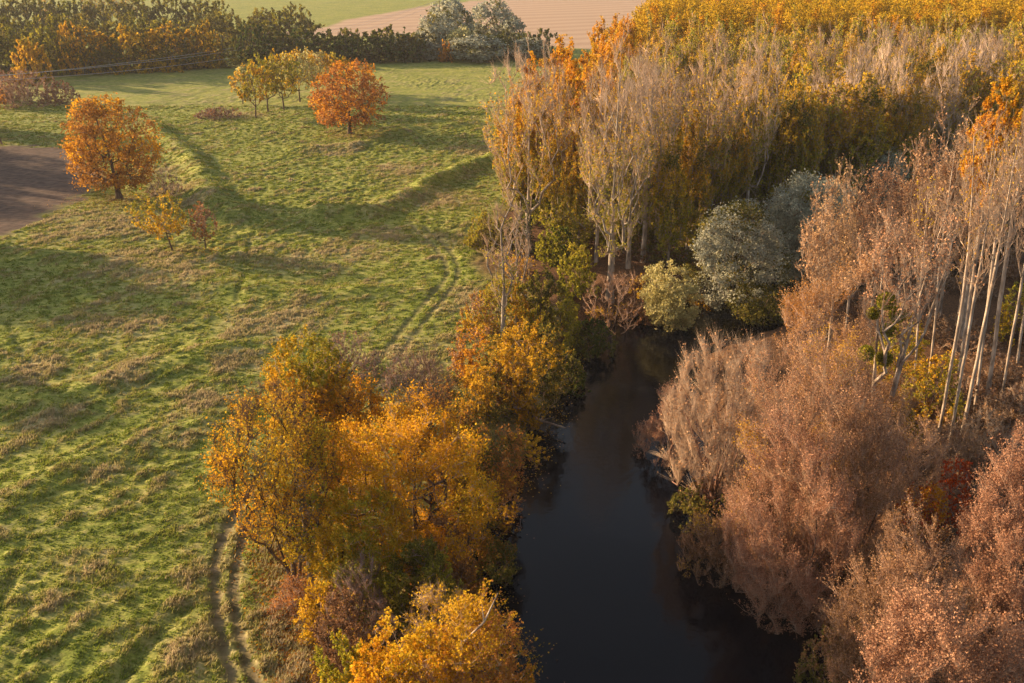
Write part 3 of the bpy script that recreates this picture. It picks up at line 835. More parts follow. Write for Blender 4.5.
T('bush', 'riverside_bush', 590, 338, 290, 50, 'shaded green-brown bush on the outer bend bank', leafmat='green', leafmat2='olive', mix2=.5)
T('sparse', 'bare_topped_tree', 503, 345, 186, 44, 'tall leafless grey-stemmed tree between meadow and river bend', cover=.5, zmax=.5, bark='grey', twigmat='tan', leafmat='sallow', shape='broad', k=1.3, tcover=.55, natt=150, wob=.4, tr=.014)
T('sparse', 'bare_topped_tree', 517, 330, 205, 40, 'slimmer leafless stem just right of the tall grey-stemmed one', cover=.5, zmax=.5, bark='grey', twigmat='tan', leafmat='gold', shape='broad', k=1.3, tcover=.55, natt=150, wob=.4, tr=.014)
T('bush', 'sallow_shrub', 505, 335, 268, 66, 'ochre-yellow shrub thicket around the leafless stems', leafmat='sallow', leafmat2='gold', mix2=.4, cover=3)
T('bush', 'sallow_shrub', 545, 335, 258, 78, 'wide olive-yellow sallow shrub below the ivy-clad poplar', leafmat='sallow', leafmat2='olive', mix2=.3, cover=4)
T('bush', 'lime_shrub', 577, 292, 240, 46, 'bright lime-yellow shrub at the forest foot', leafmat='sallow', cover=5, top_tint=.5)
T('bush', 'green_shrub', 556, 262, 222, 46, 'green shrub at the foot of the golden poplars', leafmat='green', leafmat2='sallow', mix2=.5)
T('bush', 'orange_shrub', 498, 400, 352, 50, 'reddish thin shrub left of the round olive-orange tree', leafmat='rust', leafmat2='tan', mix2=.4, cover=2.2)
T('bush', 'sallow_shrub', 478, 335, 290, 46, 'tan-yellow shrub at the meadow side of the thicket', leafmat='gold', leafmat2='tan', mix2=.5, cover=2.5)
T('bare', 'bare_shrub', 612, 312, 236, 76, 'spidery orange-brown leafless shrub below the tall poplars', twigmat='pink', tcover=.4, natt=130, cover=.15, shape='vase')
T('willow', 'willow_bush', 671, 310, 236, 56, 'round pale yellow-cream willow standing by the dark bend', leafmat='cream', cover=8)
T('willow', 'willow_tree', 736, 290, 172, 88, 'grey-green willow with drooping sides left of the other big willow', leafmat='silver', leafmat2='olive', mix2=.3)
T('willow', 'willow_tree', 796, 262, 143, 86, 'tallest silvery grey willow at the forest foot', leafmat='silver')
T('willow', 'willow_tree', 872, 205, 145, 52, 'small shaded silvery willow behind the bare tan poplars', leafmat='silver')
T('willow', 'willow_bush', 812, 268, 215, 62, 'low bluish-grey willow at the foot of the tallest willow', leafmat='silver', cover=5)
T('willow', 'willow_bush', 762, 300, 262, 70, 'dark low willow bush right at the far water edge', leafmat='olive', cover=5)
T('bush', 'riverside_bush', 640, 305, 280, 50, 'small brown bush between the spidery shrub and the cream willow', leafmat='brown')

# fallen dead trunks at the bend
for pp_, s_ in (([(498, 388), (512, 404), (524, 422)], 'pale fallen trunk sloping into the dark water at the bend'),
                ([(514, 424), (540, 428), (566, 436)], 'grey dead branch lying along the waterline at the bend'),
                ([(476, 489), (484, 492), (502, 491)], 'short pink-white broken log in the near left bank bushes')):
    q = np.array([[*G(a_, b_, WZ), WZ + .9 + (1.2 if i == 0 else 0)] for i, (a_, b_) in enumerate(pp_)])
    if 'short' in s_: q[:, 2] += 2.0
    t = thing('fallen_trunk', s_, 'dead trunk', tuple(q[0]), group='dead wood at the bend')
    q = q - q[0]
    side = np.array([[q[1][0] + .9, q[1][1] + .5, q[1][2] + 1.0]]); side2 = np.array([[q[1][0] + 1.4, q[1][1] - .6, q[1][2] + .7]])
    link('stem', tube_mesh('stem', q[:-1], q[1:], np.array([.2, .15]), np.array([.15, .07]), BK['white']), t)
    link('branches', tube_mesh('branches', np.vstack([q[1:2]] * 2), np.vstack([side, side2]), np.array([.07, .06]), np.array([.02, .02]), BK['white']), t)

# ------------------------------------------------------------------ right bank
T('osier', 'osier_willow', 716, 478, 305, 150, 'leafless straw-coloured willow fanning up beside the river bend', dx=0)
T('withered', 'riverside_bush', 664, 436, 356, 62, 'reddish twiggy bush leaning out over the water beside the leafless willow', cover=1.6)
T('withered', 'withered_tree', 790, 585, 408, 138, 'pinkish-brown twiggy tree on the right water edge below the leafless willow')
T('withered', 'withered_tree', 897, 690, 500, 132, 'broad pinkish-brown tree overhanging the right water edge', leafmat2='brown', mix2=.3)  # brown leaves mixed in to darken this crown as if shadowed
T('withered', 'withered_tree', 852, 565, 396, 100, 'pink twiggy tree, shade browned into its leaves, left of the red undergrowth', leafmat='brown', leafmat2='pink', mix2=.5)  # half brown leaves: the shadow on the middle trees is put into the colour
T('withered', 'withered_tree', 790, 540, 332, 140, 'tan-pink twiggy tree uphill from the leafless willow', leafmat='tan', cover=1.6, leafmat2='gold', mix2=.12, twigmat='tan')
T('withered', 'withered_tree', 836, 455, 246, 130, 'russet-leaved twiggy tree at the far left end of the right bank', leafmat='tan', leafmat2='rust', mix2=.3, cover=1.8, dx=-8)
T('withered', 'withered_tree', 1000, 655, 412, 132, 'tall pinkish tree at the right edge of the photo', cover=2.6)
T('bush', 'brown_bush', 700, 500, 455, 60, 'dim brown-green bush under the leafless willow at the water', leafmat='brown', leafmat2='olive', mix2=.4)
T('withered', 'riverside_bush', 716, 550, 470, 64, 'brownish twiggy bush on the waterline between the willow and the pinkish trees', leafmat='brown', leafmat2='gold', mix2=.15, cover=2.4)
T('bush', 'brown_bush', 826, 672, 590, 60, 'dull green-brown bush hanging over the near right water edge', leafmat='olive', leafmat2='brown', mix2=.5, cover=3)
T('withered', 'withered_tree', 925, 775, 560, 200, 'rosy twiggy tree filling the bottom right foreground', leafmat='pink', cover=3.2)
T('withered', 'withered_tree', 900, 520, 424, 84, 'pale tan twiggy tree at the foot of the twin-trunk poplar', leafmat='tan', cover=1.2)
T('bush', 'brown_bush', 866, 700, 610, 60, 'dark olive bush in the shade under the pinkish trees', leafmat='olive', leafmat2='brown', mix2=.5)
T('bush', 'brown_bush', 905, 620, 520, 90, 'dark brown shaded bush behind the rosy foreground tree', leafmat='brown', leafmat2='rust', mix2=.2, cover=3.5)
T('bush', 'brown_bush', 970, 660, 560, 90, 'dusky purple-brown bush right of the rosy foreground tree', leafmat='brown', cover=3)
T('bush', 'red_shrub', 915, 545, 478, 60, 'fiery orange-red undergrowth shrub in the gap of the pink trees', leafmat='red', leafmat2='orange', mix2=.4, cover=2.5)
T('bush', 'red_shrub', 942, 530, 455, 40, 'smaller red-leaved shrub in the same gap, nearer the pale trunks', leafmat='red', cover=2.5)
T('bush', 'red_shrub', 1008, 700, 640, 60, 'dark red low shrub at the bottom right corner', leafmat='red', leafmat2='brown', mix2=.5)
T('withered', 'withered_tree', 952, 480, 428, 60, 'rust-pink bushy tree just below the pale poplar feet', leafmat='tan', cover=2)
T('bare', 'bare_shrub', 985, 466, 402, 96, 'tangled bare brown shrub behind the pale poplar feet', twigmat='tan')
T('bare', 'bare_shrub', 1024, 430, 380, 70, 'bare brown shrub at the right edge behind the poplars', twigmat='tan')
T('bush', 'yellow_shrub', 888, 452, 395, 60, 'mustard-yellow shrub under the twin-trunk poplar', leafmat='gold', leafmat2='olive', mix2=.45, cover=2.6)
T('bush', 'yellow_shrub', 925, 420, 345, 66, 'olive-gold shrub between the twin trunk and the slim poplars', leafmat='gold', leafmat2='sallow', mix2=.5, cover=2.6)
T('bush', 'yellow_shrub', 895, 380, 300, 60, 'tall golden bush behind the twin-trunk poplar', leafmat='sallow', leafmat2='gold', mix2=.5, cover=2.2)
T('bush', 'yellow_shrub', 1016, 340, 270, 50, 'yellow shrub at the right edge behind the poplars', leafmat='gold', leafmat2='sallow', mix2=.5, cover=2.2)

# pale poplars of the right bank
tw = T('barepop', 'poplar_tree', 871, 462, 140, 112, 'pale poplar whose trunk forks low, green mistletoe balls near the fork', twigmat='pale', dx=4, natt=170, nstem=2, trunk_top=.93, spread=.55, tr=.014, tcover=.55, cb=.3, brf=.9, wob=.2, leafmat='tan')
tip = np.array(tw.location)
for k_, (a_, b_, r_) in enumerate([(885, 300, 9), (897, 314, 8), (872, 312, 6), (888, 330, 7), (865, 352, 8), (884, 358, 8)]):
    zz = height_at(tip[1], b_); c_ = np.array([(a_ - CX) / ppm(tip[1], zz), tip[1] - .3 + .2 * (k_ % 2), zz]) - tip
    rr = np.random.RandomState(900 + k_); rad_ = r_ / ppm(tip[1])
    dv = rr.normal(size=(1100, 3)); dv /= np.linalg.norm(dv, axis=1, keepdims=True)
    cc = c_ + dv * rad_ * rr.uniform(.2, 1, (1100, 1)) ** .6
    v, q = leaf_quads(rr, cc, .2)
    link('mistletoe_clump', mesh_from('mistletoe_clump', v, q, mats=(L['sallow'],), tint=np.clip(rr.normal(.35, .2, len(q)), 0, 1)), tw)
POPS = [(938, 440, 112, 52, 0.018, 'pale straight poplar, left of the three trunks that show their feet'),
        (949, 446, 128, 46, 0.018, 'pale poplar, middle of the three trunks that show their feet'),
        (961, 440, 100, 56, 0.02, 'pale poplar, right of the three trunks that show their feet'),
        (914, 392, 160, 48, 0.014, 'slim pale poplar left of the main cluster with a mustard shrub behind'),
        (930, 372, 120, 50, 0.013, 'slim pale poplar second from the left of the main cluster'),
        (956, 392, 104, 54, 0.016, 'pale poplar rising in the middle of the cluster'),
        (975, 410, 120, 50, 0.014, 'slim leaning poplar right of the middle of the cluster'),
        (988, 396, 96, 60, 0.02, 'thickest greyish poplar of the cluster with spreading limbs'),
        (1000, 405, 120, 46, 0.013, 'slim poplar between the thick greyish one and the right edge'),
        (1015, 380, 110, 60, 0.014, 'poplar leaning out at the right edge of the photo'),
        (1034, 410, 120, 60, 0.014, 'poplar partly outside the right edge of the photo')]
for i, (a_, b_, t_, w_, tr_, s_) in enumerate(POPS):
    T('tanpop' if i % 3 else 'barepop', 'poplar_tree', a_, b_, t_, w_ * .8, s_, group='pale poplars of the right bank', dx=(-16 if i < 3 else -26) + (i % 3) * 6, tr=tr_ * (.25 if i < 3 else .33), cover=.08, cb=.5, tcover=.42, natt=120, twigmat='tan' if i % 2 else 'pale')
BACK = [(853, 350, 160, 50, 'tan-topped poplar at the left end of the rear row, its top lowest'),
        (872, 330, 168, 44, 'tan-topped poplar above the twin trunk'),
        (897, 330, 140, 50, 'tan-topped poplar right behind the twin trunk'),
        (925, 320, 128, 46, 'tan-topped poplar in the rear row above the slim trunks'),
        (947, 315, 104, 50, 'tallest tan-topped poplar of the rear row'),
        (972, 315, 100, 44, 'tan-topped poplar of the rear row left of the gold crown'),
        (992, 325, 118, 44, 'tan-topped poplar of the rear row under the gold crown'),
        (832, 365, 168, 40, 'slim russet poplar beside the silvery willow, leaves at its tips')]
for i, (a_, b_, t_, w_, s_) in enumerate(BACK):
    T('tanpop', 'poplar_tree', a_ - (a_ - 512) * .072, b_, t_, w_ * 1.05, s_, group='tan-topped poplars of the right bank', dx=-8, cover=.9, cb=.25, tcover=1.0, natt=260, twigmat='pale' if i % 2 else 'tan', leafmat='tan')
T('goldpop', 'poplar_tree', 957, 350, 80, 64, 'poplar with a dense bright orange-gold crown at the right edge', cover=6, leafmat='gold', leafmat2='orange', mix2=.5, tcover=.2, cb=.5)

# undergrowth of the right bank
variants('under', 'bare', 4, 4.0, 3.2, 95, leafmat='brown', cover=1.3, tcover=1.6, natt=160, twigmat='tan')
variants('underpink', 'withered', 3, 6.0, 4.0, 95, natt=260, cover=1.5, leafmat='brown', twigmat='mauve')  # leaf colour browned so the gaps between crowns look shaded
rr = np.random.RandomState(5)
for q in range(74):
    for _ in range(30):
        px_ = rr.uniform(20, 112); py_ = rr.uniform(56, 136)
        s1 = float(sdist(np.array([px_]), np.array([py_]), RIVER)[0])
        if s1 > 2.5 and px_ > 18 + (py_ - 60) * .18 and abs(px_) < py_ * .62 + 18 and not (G(885, 580)[1] < py_ < G(900, 492)[1] and G(872, 530)[0] < px_ < G(970, 530)[0]): break
    if q % 2: Rp('underpink', 'undergrowth_shrub', 0, 0, 0, 0, 'withered shrub, browned to suggest shade, in the thicket under the right bank trees', group='withered undergrowth shrubs', xy=(px_, py_), H=rr.uniform(2.5, 4.5), R=rr.uniform(2.6, 4))
    else: Rp('under', 'undergrowth_shrub', 0, 0, 0, 0, 'bare brown shrub in the thicket under the right bank trees', group='bare undergrowth shrubs', xy=(px_, py_), H=rr.uniform(2.5, 5), R=rr.uniform(2.5, 4))
variants('beltbush', 'bush', 3, 3.2, 2.4, 90, leafmat='brown', leafmat2='gold', mix2=.4, natt=120, cover=3)
for q, (a_, b_) in enumerate([(352, 470), (385, 500), (455, 470), (470, 450), (500, 470), (430, 560), (460, 575), (345, 540), (395, 660), (455, 660), (480, 690), (330, 610), (545, 350), (560, 330),
                              (530, 320), (600, 305), (625, 300), (500, 300), (520, 275), (700, 292), (650, 285), (690, 270), (480, 640), (470, 610), (492, 500), (520, 440)]):
    Rp('beltbush', 'undergrowth_shrub', a_, b_, b_ - 34, 56, 'low brown and gold shrub filling the left bank belt', group='low shrubs of the left bank', H=rr.uniform(1.8, 3.4), R=rr.uniform(1.8, 3))

# ------------------------------------------------------------------ the poplar forest
T('barepop', 'poplar_tree', 528, 252, 42, 112, 'broad bare-topped poplar with an ivy-clad foot at the left corner of the forest', cover=.8, leafmat='gold', leafmat2='orange', mix2=.4, cb=.16, bark='white', zmax=.6, zsoft=.3, twigmat='pale', tr=.0125, brf=.95, tcover=1.1, low=.4, lowmat='sallow')
iv = bpy.data.objects['poplar_tree.021'] if False else [o for o in S.objects if o.name.startswith('poplar_tree') and 'ivy-clad' in o.get('label', '')][0]
rr2 = np.random.RandomState(77)
c_ = np.stack([rr2.normal(0, .38, 1600), rr2.normal(0, .38, 1600), rr2.uniform(0, 8.5, 1600)], 1)
v, q = leaf_quads(rr2, c_, .24)
link('ivy', mesh_from('ivy', v, q, mats=(L['green'],), tint=np.clip(rr2.normal(.3, .2, len(q)), 0, 1)), iv)
FRONT = [(610, 292, 28, 96, .012, 'thickest pale grey poplar trunk at the river side of the forest, bare crown'),
         (628, 268, 40, 60, .009, 'bare pale poplar just right of the thickest trunk'),
         (643, 262, 30, 70, .010, 'bare poplar third from the left at the river side'),
         (655, 250, 24, 70, .009, 'bare-crowned poplar behind the spidery shrub'),
         (596, 262, 50, 56, .008, 'bare-topped poplar left of the thickest trunk'),
         (700, 240, 20, 70, .008, 'bare grey-topped poplar left of the drooping willow'),
         (745, 225, 12, 66, .008, 'bare-topped poplar rising behind the drooping willow'),
         (812, 172, 6, 70, .008, 'leaning pale poplar trunk above the tallest willow'),
         (862, 165, 10, 60, .008, 'pale poplar standing right of the leaning trunk'),
         (897, 150, 14, 66, .008, 'pale thin poplar in the dark part of the forest'),
         (951, 150, 20, 60, .009, 'white-stemmed poplar in the darkest part of the forest'),
         (975, 152, 26, 74, .009, 'spreading white-stemmed poplar right of the other white one')]
for i, (a_, b_, t_, w_, tr_, s_) in enumerate(FRONT):
    T('barepop', 'poplar_tree', a_, b_, t_, w_, s_, group='bare poplars along the forest front', tr=tr_ * 1.0, bark='white' if i != 0 else 'grey', twigmat='tan' if i % 2 else 'pale', cover=.8, leafmat='gold', tcover=.8, cb=.14, lowmat='sallow', low=.5, zmax=.5, zsoft=.3, brf=.85, dx=(0 if a_ < 750 else 4))
variants('gold', 'goldpop', 4, 28, 4.6, 190, cap=15000, natt=240, cover=2.4, tcover=1.4, leafmat='gold', leafmat2='sallow', mix2=.25, lowmat='sallow', low=.35, cb=.08)
variants('edge', 'goldpop', 2, 28, 4.8, 165, cap=19000, natt=260, leafmat='gold', leafmat2='orange', mix2=.25, cb=.04, lowmat='sallow', low=.3, cover=5, tcover=.45)
variants('mixed', 'goldpop', 3, 28, 4.6, 180, cap=13000, natt=260, cover=3.0, leafmat='gold', leafmat2='olive', mix2=.12, tcover=1.0, twigmat='tan', cb=.06, lowmat='sallow', low=.4)
variants('bareback', 'barepop', 3, 28, 4.4, 170, natt=260, cover=.4, tcover=1.0, cb=.14, lowmat='sallow', low=.5, leafmat='gold', zmax=.6, zsoft=.3, brf=.9, tr=.011, twigmat='pale')
FB = np.array([G(e[0], e[1]) for e in FRONT] + [G(530, 252)] * 1)
pts_ = []
sp = 6.6
for j in range(60):
    for i in range(60):
        a_ = -10 + i * sp + (j % 2) * sp / 2 + rr.uniform(-2.2, 2.2); b_ = 118 + j * sp * .95 + rr.uniform(-2.2, 2.2)
        pts_.append((a_, b_))
P_ = np.array(pts_)
fdist = sdist(P_[:, 0], P_[:, 1], FOREST)
front_line = [FOREST[-i] for i in range(1, 7)] + [FOREST[-7]]
fl = seg_dist(P_[:, 0], P_[:, 1], [(3, 124), (10, 121), (25, 128), (44, 138), (66, 149), (110, 171), (420, 230)])
rv = sdist(P_[:, 0], P_[:, 1], RIVER)
ndf = np.hypot(P_[:, None, 0] - FB[None, :, 0], P_[:, None, 1] - FB[None, :, 1]).min(1)
okk = (fdist < -3) & (ndf > 6) & ~((P_[:, 0] < 13) & (P_[:, 1] < 160)) & (rv > 5) & (np.abs(P_[:, 0]) < P_[:, 1] * .56 + 4) & (P_[:, 1] < 385)
P_, fl, fdist = P_[okk], fl[okk], fdist[okk]
o_ = np.argsort(P_[:, 1]); P_, fl, fdist = P_[o_], fl[o_], fdist[o_]
print('forest', len(P_))
NIND = 270
for i, (a_, b_) in enumerate(P_[:NIND]):
    left = a_ < 12 + (b_ - 150) * .17 + 4 if b_ > 150 else a_ < 8
    Hh = rr.uniform(23.5, 30.5)
    if left: k_, s_, g_ = 'edge', 'orange-gold poplar on the sunlit meadow side of the forest', 'golden poplars on the meadow side'
    elif fl[i] < 45 and rr.uniform() < .33: k_, s_, g_ = 'bareback', 'bare grey-twigged poplar among the front rows of the forest', 'bare poplars of the front rows'
    elif fl[i] < 40 and rr.uniform() < .6: k_, s_, g_ = 'mixed', 'half-bare poplar with thin olive-gold leaves in the front rows', 'half-bare poplars of the front rows'
    else: k_, s_, g_ = 'gold', 'gold-topped poplar in the close rows behind the forest front', 'gold-topped poplars of the forest'
    Rp(k_, 'poplar_tree', 0, 0, 0, 0, s_, group=g_, xy=(a_, b_), H=Hh, R=rr.uniform(3.4, 5.4), tilt=(rr.normal() * .035, rr.normal() * .035))
rest = P_[NIND:]
if len(rest):
    VV, QQ, TT_, off, mi_ = [], [], [], 0, []
    for a_, b_ in rest:
        Ht = rr.uniform(23, 30)
        for s_ in range(6):
            n_ = 420; ox, oy = rr.normal(size=2) * 1.7; Hh = Ht - rr.uniform(0, 4) if s_ else Ht
            t_ = rr.uniform(0, 1, n_) ** .8; r_ = (1.0 + 1.1 * np.sqrt(np.clip(1 - t_, 0, 1))) * rr.uniform(0, 1, n_) ** .5
            an = rr.uniform(0, 2 * pi, n_)
            c_ = np.stack([a_ + ox * (1 + t_) * .8 + np.cos(an) * r_, b_ + oy * (1 + t_) * .8 + np.sin(an) * r_, 10 + t_ * (Hh - 10) + rr.normal(size=n_) * .4], 1)
            v, q = leaf_quads(rr, c_, .55)
            VV.append(v); QQ.append(q + off); off += len(v); TT_.append(np.clip(rr.normal(rr.uniform(.12, .5), .2, n_), 0, 1)); mi_.append(np.full(n_, int(rr.uniform() < .15)))
    fo = link('far_poplar_wood', mesh_from('far_poplar_wood', np.concatenate(VV), np.concatenate(QQ), mats=(L['gold'], L['orange']), mi=np.concatenate(mi_), tint=np.concatenate(TT_)))
    fo['kind'] = 'stuff'; fo['label'] = 'closed golden canopy of the farthest part of the poplar forest'

variants('floorbush', 'bush', 3, 5, 3.2, 160, leafmat='sallow', leafmat2='olive', mix2=.4, natt=140, cover=2.6, cap=6000)
variants('floordark', 'bush', 2, 5, 3.2, 160, leafmat='brown', leafmat2='olive', mix2=.5, natt=140, cover=2.4, cap=5000)
for i in range(130):
    px_ = rr.uniform(476, 1010); py_ = (262 if px_ < 600 else 262 - (px_ - 600) * .24) - rr.uniform(0, 62) ** 1.0
    q_ = G(px_, py_)
    if float(sdist(np.array([q_[0]]), np.array([q_[1]]), RIVER)[0]) < 3 or float(sdist(np.array([q_[0]]), np.array([q_[1]]), FOREST)[0]) > 2: continue
    if px_ < 690: Rp('floorbush', 'undergrowth_shrub', 0, 0, 0, 0, 'yellow-green undergrowth shrub between the poplar trunks', group='yellow-green forest undergrowth', xy=q_, H=rr.uniform(3, 7.5), R=rr.uniform(2.4, 4))
    else: Rp('floordark', 'undergrowth_shrub', 0, 0, 0, 0, 'brownish undergrowth shrub in the shaded forest front', group='brown forest undergrowth', xy=q_, H=rr.uniform(3, 6.5), R=rr.uniform(2.4, 4))

for (a_, b_, h_) in ((668, 266, 22), (686, 258, 24), (640, 246, 25), (662, 240, 26), (684, 236, 25), (705, 238, 25), (578, 256, 24), (556, 250, 23), (725, 232, 25)):
    Rp('mixed', 'poplar_tree', 0, 0, 0, 0, 'half-bare poplar with thin olive-gold leaves in the front rows', group='half-bare poplars of the front rows', xy=G(a_, b_), H=h_, R=3.4)
for (a_, b_) in ((655, 262), (672, 252), (690, 248), (645, 250), (663, 240), (700, 256), (632, 255), (682, 264), (716, 246), (650, 236), (705, 240)):
    Rp('floordark', 'undergrowth_shrub', 0, 0, 0, 0, 'brownish undergrowth shrub in the shaded forest front', group='brown forest undergrowth', xy=G(a_, b_), H=rr.uniform(2.5, 4.5), R=rr.uniform(2, 3.2))

# ------------------------------------------------------------------ the far hedges and woods
variants('fargrey', 'bush', 4, 12, 6, 360, lump=.4, leafmat='olive', leafmat2='sallow', mix2=.25, cover=4, cap=22000, leafscale=.8)
variants('farolive', 'bush', 3, 12, 6, 360, leafmat='olive', leafmat2='sallow', mix2=.3, cover=5, cap=22000, leafscale=.8)
variants('fargold', 'bush', 2, 12, 6, 360, leafmat='gold', leafmat2='olive', mix2=.5, cover=5, cap=22000, leafscale=.8)
variants('fardark', 'bush', 3, 10, 6, 400, leafmat='green', leafmat2='olive', mix2=.5, cover=5, cap=16000, lump=.4)
variants('farwillow', 'willow', 3, 18, 7, 420, leafmat='silver', leafmat2='olive', mix2=.25, cover=7, cap=12000)
variants('farbare', 'sparse', 2, 18, 5, 480, cover=.6, tcover=1.5, twigmat='mauve', natt=160)
def far(key, lst, label, group, name='hedgerow_tree'):
    ORD = ['first', 'second', 'third', 'fourth', 'fifth', 'sixth', 'seventh', 'eighth', 'ninth', 'tenth', 'eleventh', 'twelfth', 'thirteenth', 'fourteenth']
    xs_ = sorted(e[0] for e in lst if e[0] > 0)
    for e in lst:
        s_ = e[4] if len(e) > 4 else (label + ', ' + ORD[xs_.index(e[0])] + ' from the left' if e[0] > 0 else label + ', cut by photo edge')
        Rp(key, name, e[0], e[1], e[2], e[3], s_, group=group)
far('farolive', [(x_, 76 - x_ * .012 + (i % 3), 22 + (i * 7) % 9, 54) for i, x_ in enumerate(range(-30, 70, 26))], 'dull olive tree in the left part of the far hedgerow', 'olive trees of the far hedgerow')
far('fargold', [(x_, 75 - (x_ - 65) * .05, 15 + (i * 7) % 16, 36 + (i * 11) % 19) for i, x_ in enumerate(range(75, 215, 19))], 'ochre-yellow tree in the middle of the far hedgerow', 'ochre trees of the far hedgerow')
far('farolive', [(x_, 74 - (x_ - 65) * .045, 50 + (i * 5) % 7, 34) for i, x_ in enumerate(range(66, 250, 23))], 'low olive-brown tree at the foot of the far hedgerow', 'low trees before the far hedgerow')
far('fargrey', [(x_, 62 - (x_ - 60) * .06, 2 + (i * 7) % 19, 40 + (i * 11) % 22) for i, x_ in enumerate(range(-20, 300, 27))], 'grey-brown tree behind the far hedgerow', 'grey-brown trees behind the far hedgerow')
far('fargrey', [(x_, 40 - x_ * .02, -14 + (i * 7) % 14, 46) for i, x_ in enumerate(range(-10, 210, 30))], 'grey-brown tree in the wood at the top left corner', 'grey-brown wood at the top left')
far('farbare', [(50, 34, -12, 18, 'bare slim tree against the green field, leftmost'), (93, 30, -14, 16, 'bare slim tree against the green field, second'), (106, 30, -8, 12, 'small bare tree between two taller slim ones'),
                (120, 30, -16, 14, 'tall bare slim tree left of the round grey-brown crown'), (133, 30, -14, 14, 'tall bare slim tree nearest the round grey-brown crown')], '', 'bare slim trees before the green field', name='bare_tree')
variants('farbright', 'bush', 1, 9, 5, 350, leafmat='gold', leafmat2='sallow', mix2=.2, cover=6, cap=22000, leafscale=.8)
Rp('farbright', 'hedgerow_tree', 35, 84, 32, 42, 'bright yellow tree standing alone at the left of the far hedgerow')
far('fardark', [(x_, 63 - (x_ - 240) * .01, 19 + (i * 7) % 15, 38 + (i * 13) % 20) for i, x_ in enumerate(range(250, 420, 20))], 'dark shaded tree of the low hedge behind the grove', 'dark trees of the hedge behind the grove')
far('fardark', [(x_, 58, 28 + (i * 5) % 6, 34) for i, x_ in enumerate(range(425, 560, 20))], 'dark tree of the hedge behind the willow group', 'dark trees behind the willow group')
far('fargrey', [(x_, 46, -2 + (i * 7) % 12, 40) for i, x_ in enumerate((225, 262, 300))], 'tall brownish tree in front of the green field', 'tall brownish trees by the green field')
far('farwillow', [(452, 52, -8, 44, 'tallest pale grey willow of the far group'), (492, 48, -3, 42, 'blue-grey round willow right of the tallest far willow'), (435, 58, 8, 36, 'grey-green willow on the left shoulder of the far group'),
                  (405, 59, 32, 42, 'round dull green willow bush at the left end of the far group'), (480, 62, 33, 52, 'wide dark grey willow bush at the front of the far group'),
                  (430, 60, 36, 30, 'brownish pale willow bush beside the small orange tree'), (527, 60, 36, 34, 'low grey bush behind the orange poplar tips'), (515, 50, 14, 26, 'thin pale bare willow at the right end of the far group')],
    '', 'willow group before the stubble field', name='willow_tree')
variants('farcream', 'willow', 1, 12, 6, 420, leafmat='cream', cover=5, cap=9000)
Rp('farcream', 'willow_tree', 460, 60, 24, 26, 'pale cream willow in the middle of the far group')
variants('farorange', 'bush', 1, 6, 4, 400, leafmat='orange', cover=6, cap=5000, natt=120)
Rp('farorange', 'orange_shrub', 446, 62, 39, 16, 'small vivid orange tree glowing in the dark hedge')
Rp('fargold', 'hedgerow_tree', 392, 60, 45, 20, 'small pale yellow bush at the hedge foot')

# ------------------------------------------------------------------ trees just left of the view (their shadows cross the meadow)
variants('side', 'oak', 2, 18, 7, 150, cap=9000)
for i, (a_, b_, h_, r_) in enumerate([(-106, 150, 19, 7), (-98, 141, 17, 6), (-112, 138, 18, 7), (-150, 216, 21, 9), (-138, 204, 19, 8), (-150, 192, 20, 8), (-162, 232, 20, 8), (-140, 246, 18, 8),
                                       (-118, 143, 20, 8), (-84, 104, 13, 5), (-175, 262, 17, 8)]):
    Rp('side', 'oak_tree', 0, 0, 0, 0, 'rust-coloured oak on the field border left of the photo', group='oaks on the field border', xy=(a_, b_), H=h_, R=r_)

# ------------------------------------------------------------------ fallen leaves
def leaf_litter(name, pts, size, mats_, label, seed):
    r3 = np.random.RandomState(seed)
    n_ = len(pts); an = r3.uniform(0, 2 * pi, n_); s_ = size * r3.uniform(.6, 1.3, n_)
    e1 = np.stack([np.cos(an), np.sin(an), r3.normal(size=n_) * .25], 1) * s_[:, None]; e2 = np.stack([-np.sin(an), np.cos(an), r3.normal(size=n_) * .25], 1) * s_[:, None] * .65
    V = np.stack([pts - e1, pts - e2, pts + e1, pts + e2], 1).reshape(-1, 3)
    o = link(name, mesh_from(name, V, np.arange(4 * n_).reshape(-1, 4), mats=mats_, mi=r3.randint(0, len(mats_), n_), tint=r3.uniform(0, 1, n_)))
    o['kind'] = 'stuff'; o['label'] = label
r3 = np.random.RandomState(66); acc = []
for (a_, b_, rad_, n_) in ((114, 200, 7, 2600), (350, 136, 7, 1800), (170, 252, 3, 300), (206, 252, 2, 200)):
    c_ = G(a_, b_); q = c_ + r3.normal(size=(n_, 2)) * rad_ * [.75, .6] + [rad_ * .3, 0]; acc.append(q)
path_ = [G(a_, b_) for a_, b_ in ((268, 520), (275, 560), (290, 600), (300, 650), (310, 720))]
for k_ in range(9000):
    i_ = r3.randint(0, 4); t_ = r3.uniform(); acc.append((path_[i_] * (1 - t_) + path_[i_ + 1] * t_ + r3.normal(size=2) * [1.5, 1.0] + [.6, 0])[None])
q = np.concatenate(acc); q = q[sdist(q[:, 0], q[:, 1], RIVER) > 1]
leaf_litter('fallen_leaves', np.column_stack([q, surf_z(q[:, 0], q[:, 1]) + .09]), .11, (L['rust'], L['orange'], L['brown']), 'rust and orange leaves fallen on the grass under the trees and along the track', 67)
acc = []
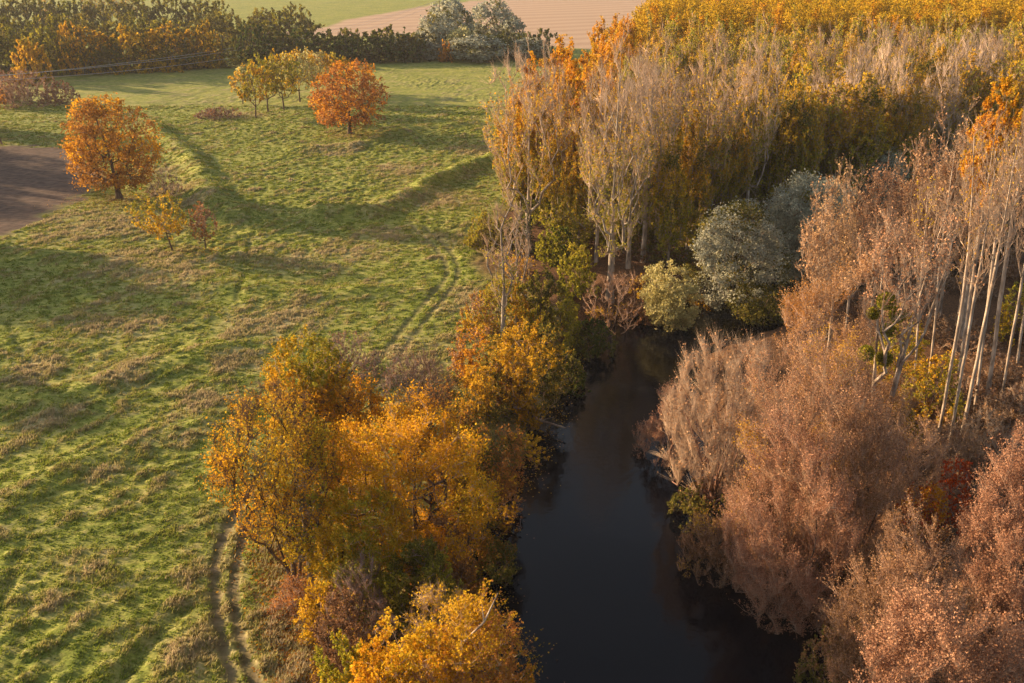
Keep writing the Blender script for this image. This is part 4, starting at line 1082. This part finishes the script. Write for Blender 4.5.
for k_ in range(2600):
    i_ = r3.randint(6, len(bankL) - 14); t_ = r3.uniform(); nrm = abs(r3.normal()) * 1.1 + .1
    b0, b1 = bankL[i_], bankL[i_ + 1]; d_ = (b1 - b0) / np.linalg.norm(b1 - b0)
    acc.append(b0 + (b1 - b0) * t_ + np.array([d_[1], -d_[0]]) * (nrm + .6 * math.sin(i_ * 1.7)))
q = np.array(acc); q = q[sdist(q[:, 0], q[:, 1], RIVER) < -.3]
if len(q): leaf_litter('floating_leaves', np.column_stack([q, np.full(len(q), WZ + .035)]), .08, (L['gold'], L['brown']), 'yellow and brown leaves floating along the left river edge', 68)

# ------------------------------------------------------------------ power line, post
wood = BK['dark']
pole_xy = [(-152, 246), G(440, 22)]
tops = []
for (a_, b_), s_ in zip(pole_xy, ('wooden power pole left of the photo', 'thin power pole standing in the stubble field')):
    zb = gz(a_, b_)
    t = thing('power_pole', s_, 'power pole', (a_, b_, zb), group='power poles')
    link('post', tube_mesh('post', np.array([[0, 0, -.3]]), np.array([[0, 0, 12.5]]), np.array([.22]), np.array([.16]), wood), t)
    link('crossarm', tube_mesh('crossarm', np.array([[-2.4, 0, 11.6]]), np.array([[2.4, 0, 11.6]]), np.array([.1]), np.array([.1]), wood), t)
    for dx_ in (-2.2, 0, 2.2):
        zt = 12.5 if dx_ == 0 else 11.7
        link('insulator', tube_mesh('insulator', np.array([[dx_, 0, zt]]), np.array([[dx_, 0, zt + .3]]), np.array([.08]), np.array([.05]), BK['white']), t)
    tops.append((a_, b_, zb))
wire_m, n, l = new_mat('wire_metal')
out = n.new('ShaderNodeOutputMaterial'); p = n.new('ShaderNodeBsdfPrincipled'); p.inputs['Base Color'].default_value = (.45, .43, .42, 1); p.inputs['Roughness'].default_value = .5; p.inputs['Metallic'].default_value = .3
l.new(p.outputs[0], out.inputs[0])
for dx_, s_ in ((-2.2, 'pale power wire, the lowest of the three over the far meadow'), (0, 'pale power wire, the highest of the three, before the hedgerow'), (2.2, 'pale power wire, the middle one of the three')):
    zt = 12.8 if dx_ == 0 else 12.0
    A = np.array(tops[0]) + [dx_, 0, zt]; B = np.array(tops[1]) + [dx_, 0, zt]
    t_ = np.linspace(0, 1, 41)[:, None]
    q = A + (B - A) * t_; q[:, 2] -= (7.5 + .7 * dx_) * 4 * (t_ * (1 - t_))[:, 0]
    w_ = link('power_wire', tube_mesh('power_wire', q[:-1], q[1:], np.full(40, .055), np.full(40, .055), wire_m))
    w_['label'] = s_; w_['category'] = 'power wire'; w_['group'] = 'power wires'
a_, b_ = G(2, 144)
o_ = link('wooden_post', tube_mesh('wooden_post', np.array([[0, 0, -.2]]), np.array([[-.7, 0, 3.6]]), np.array([.24]), np.array([.16]), BK['red']))
o_.location = (a_, b_, gz(a_, b_)); o_['label'] = 'short leaning brown stump at the left edge above the ploughed field'; o_['category'] = 'stump'
o_.name = 'tree_stump'
print('OBJ', len(S.objects), 'tris', sum(len(m.polygons) for m in bpy.data.meshes))
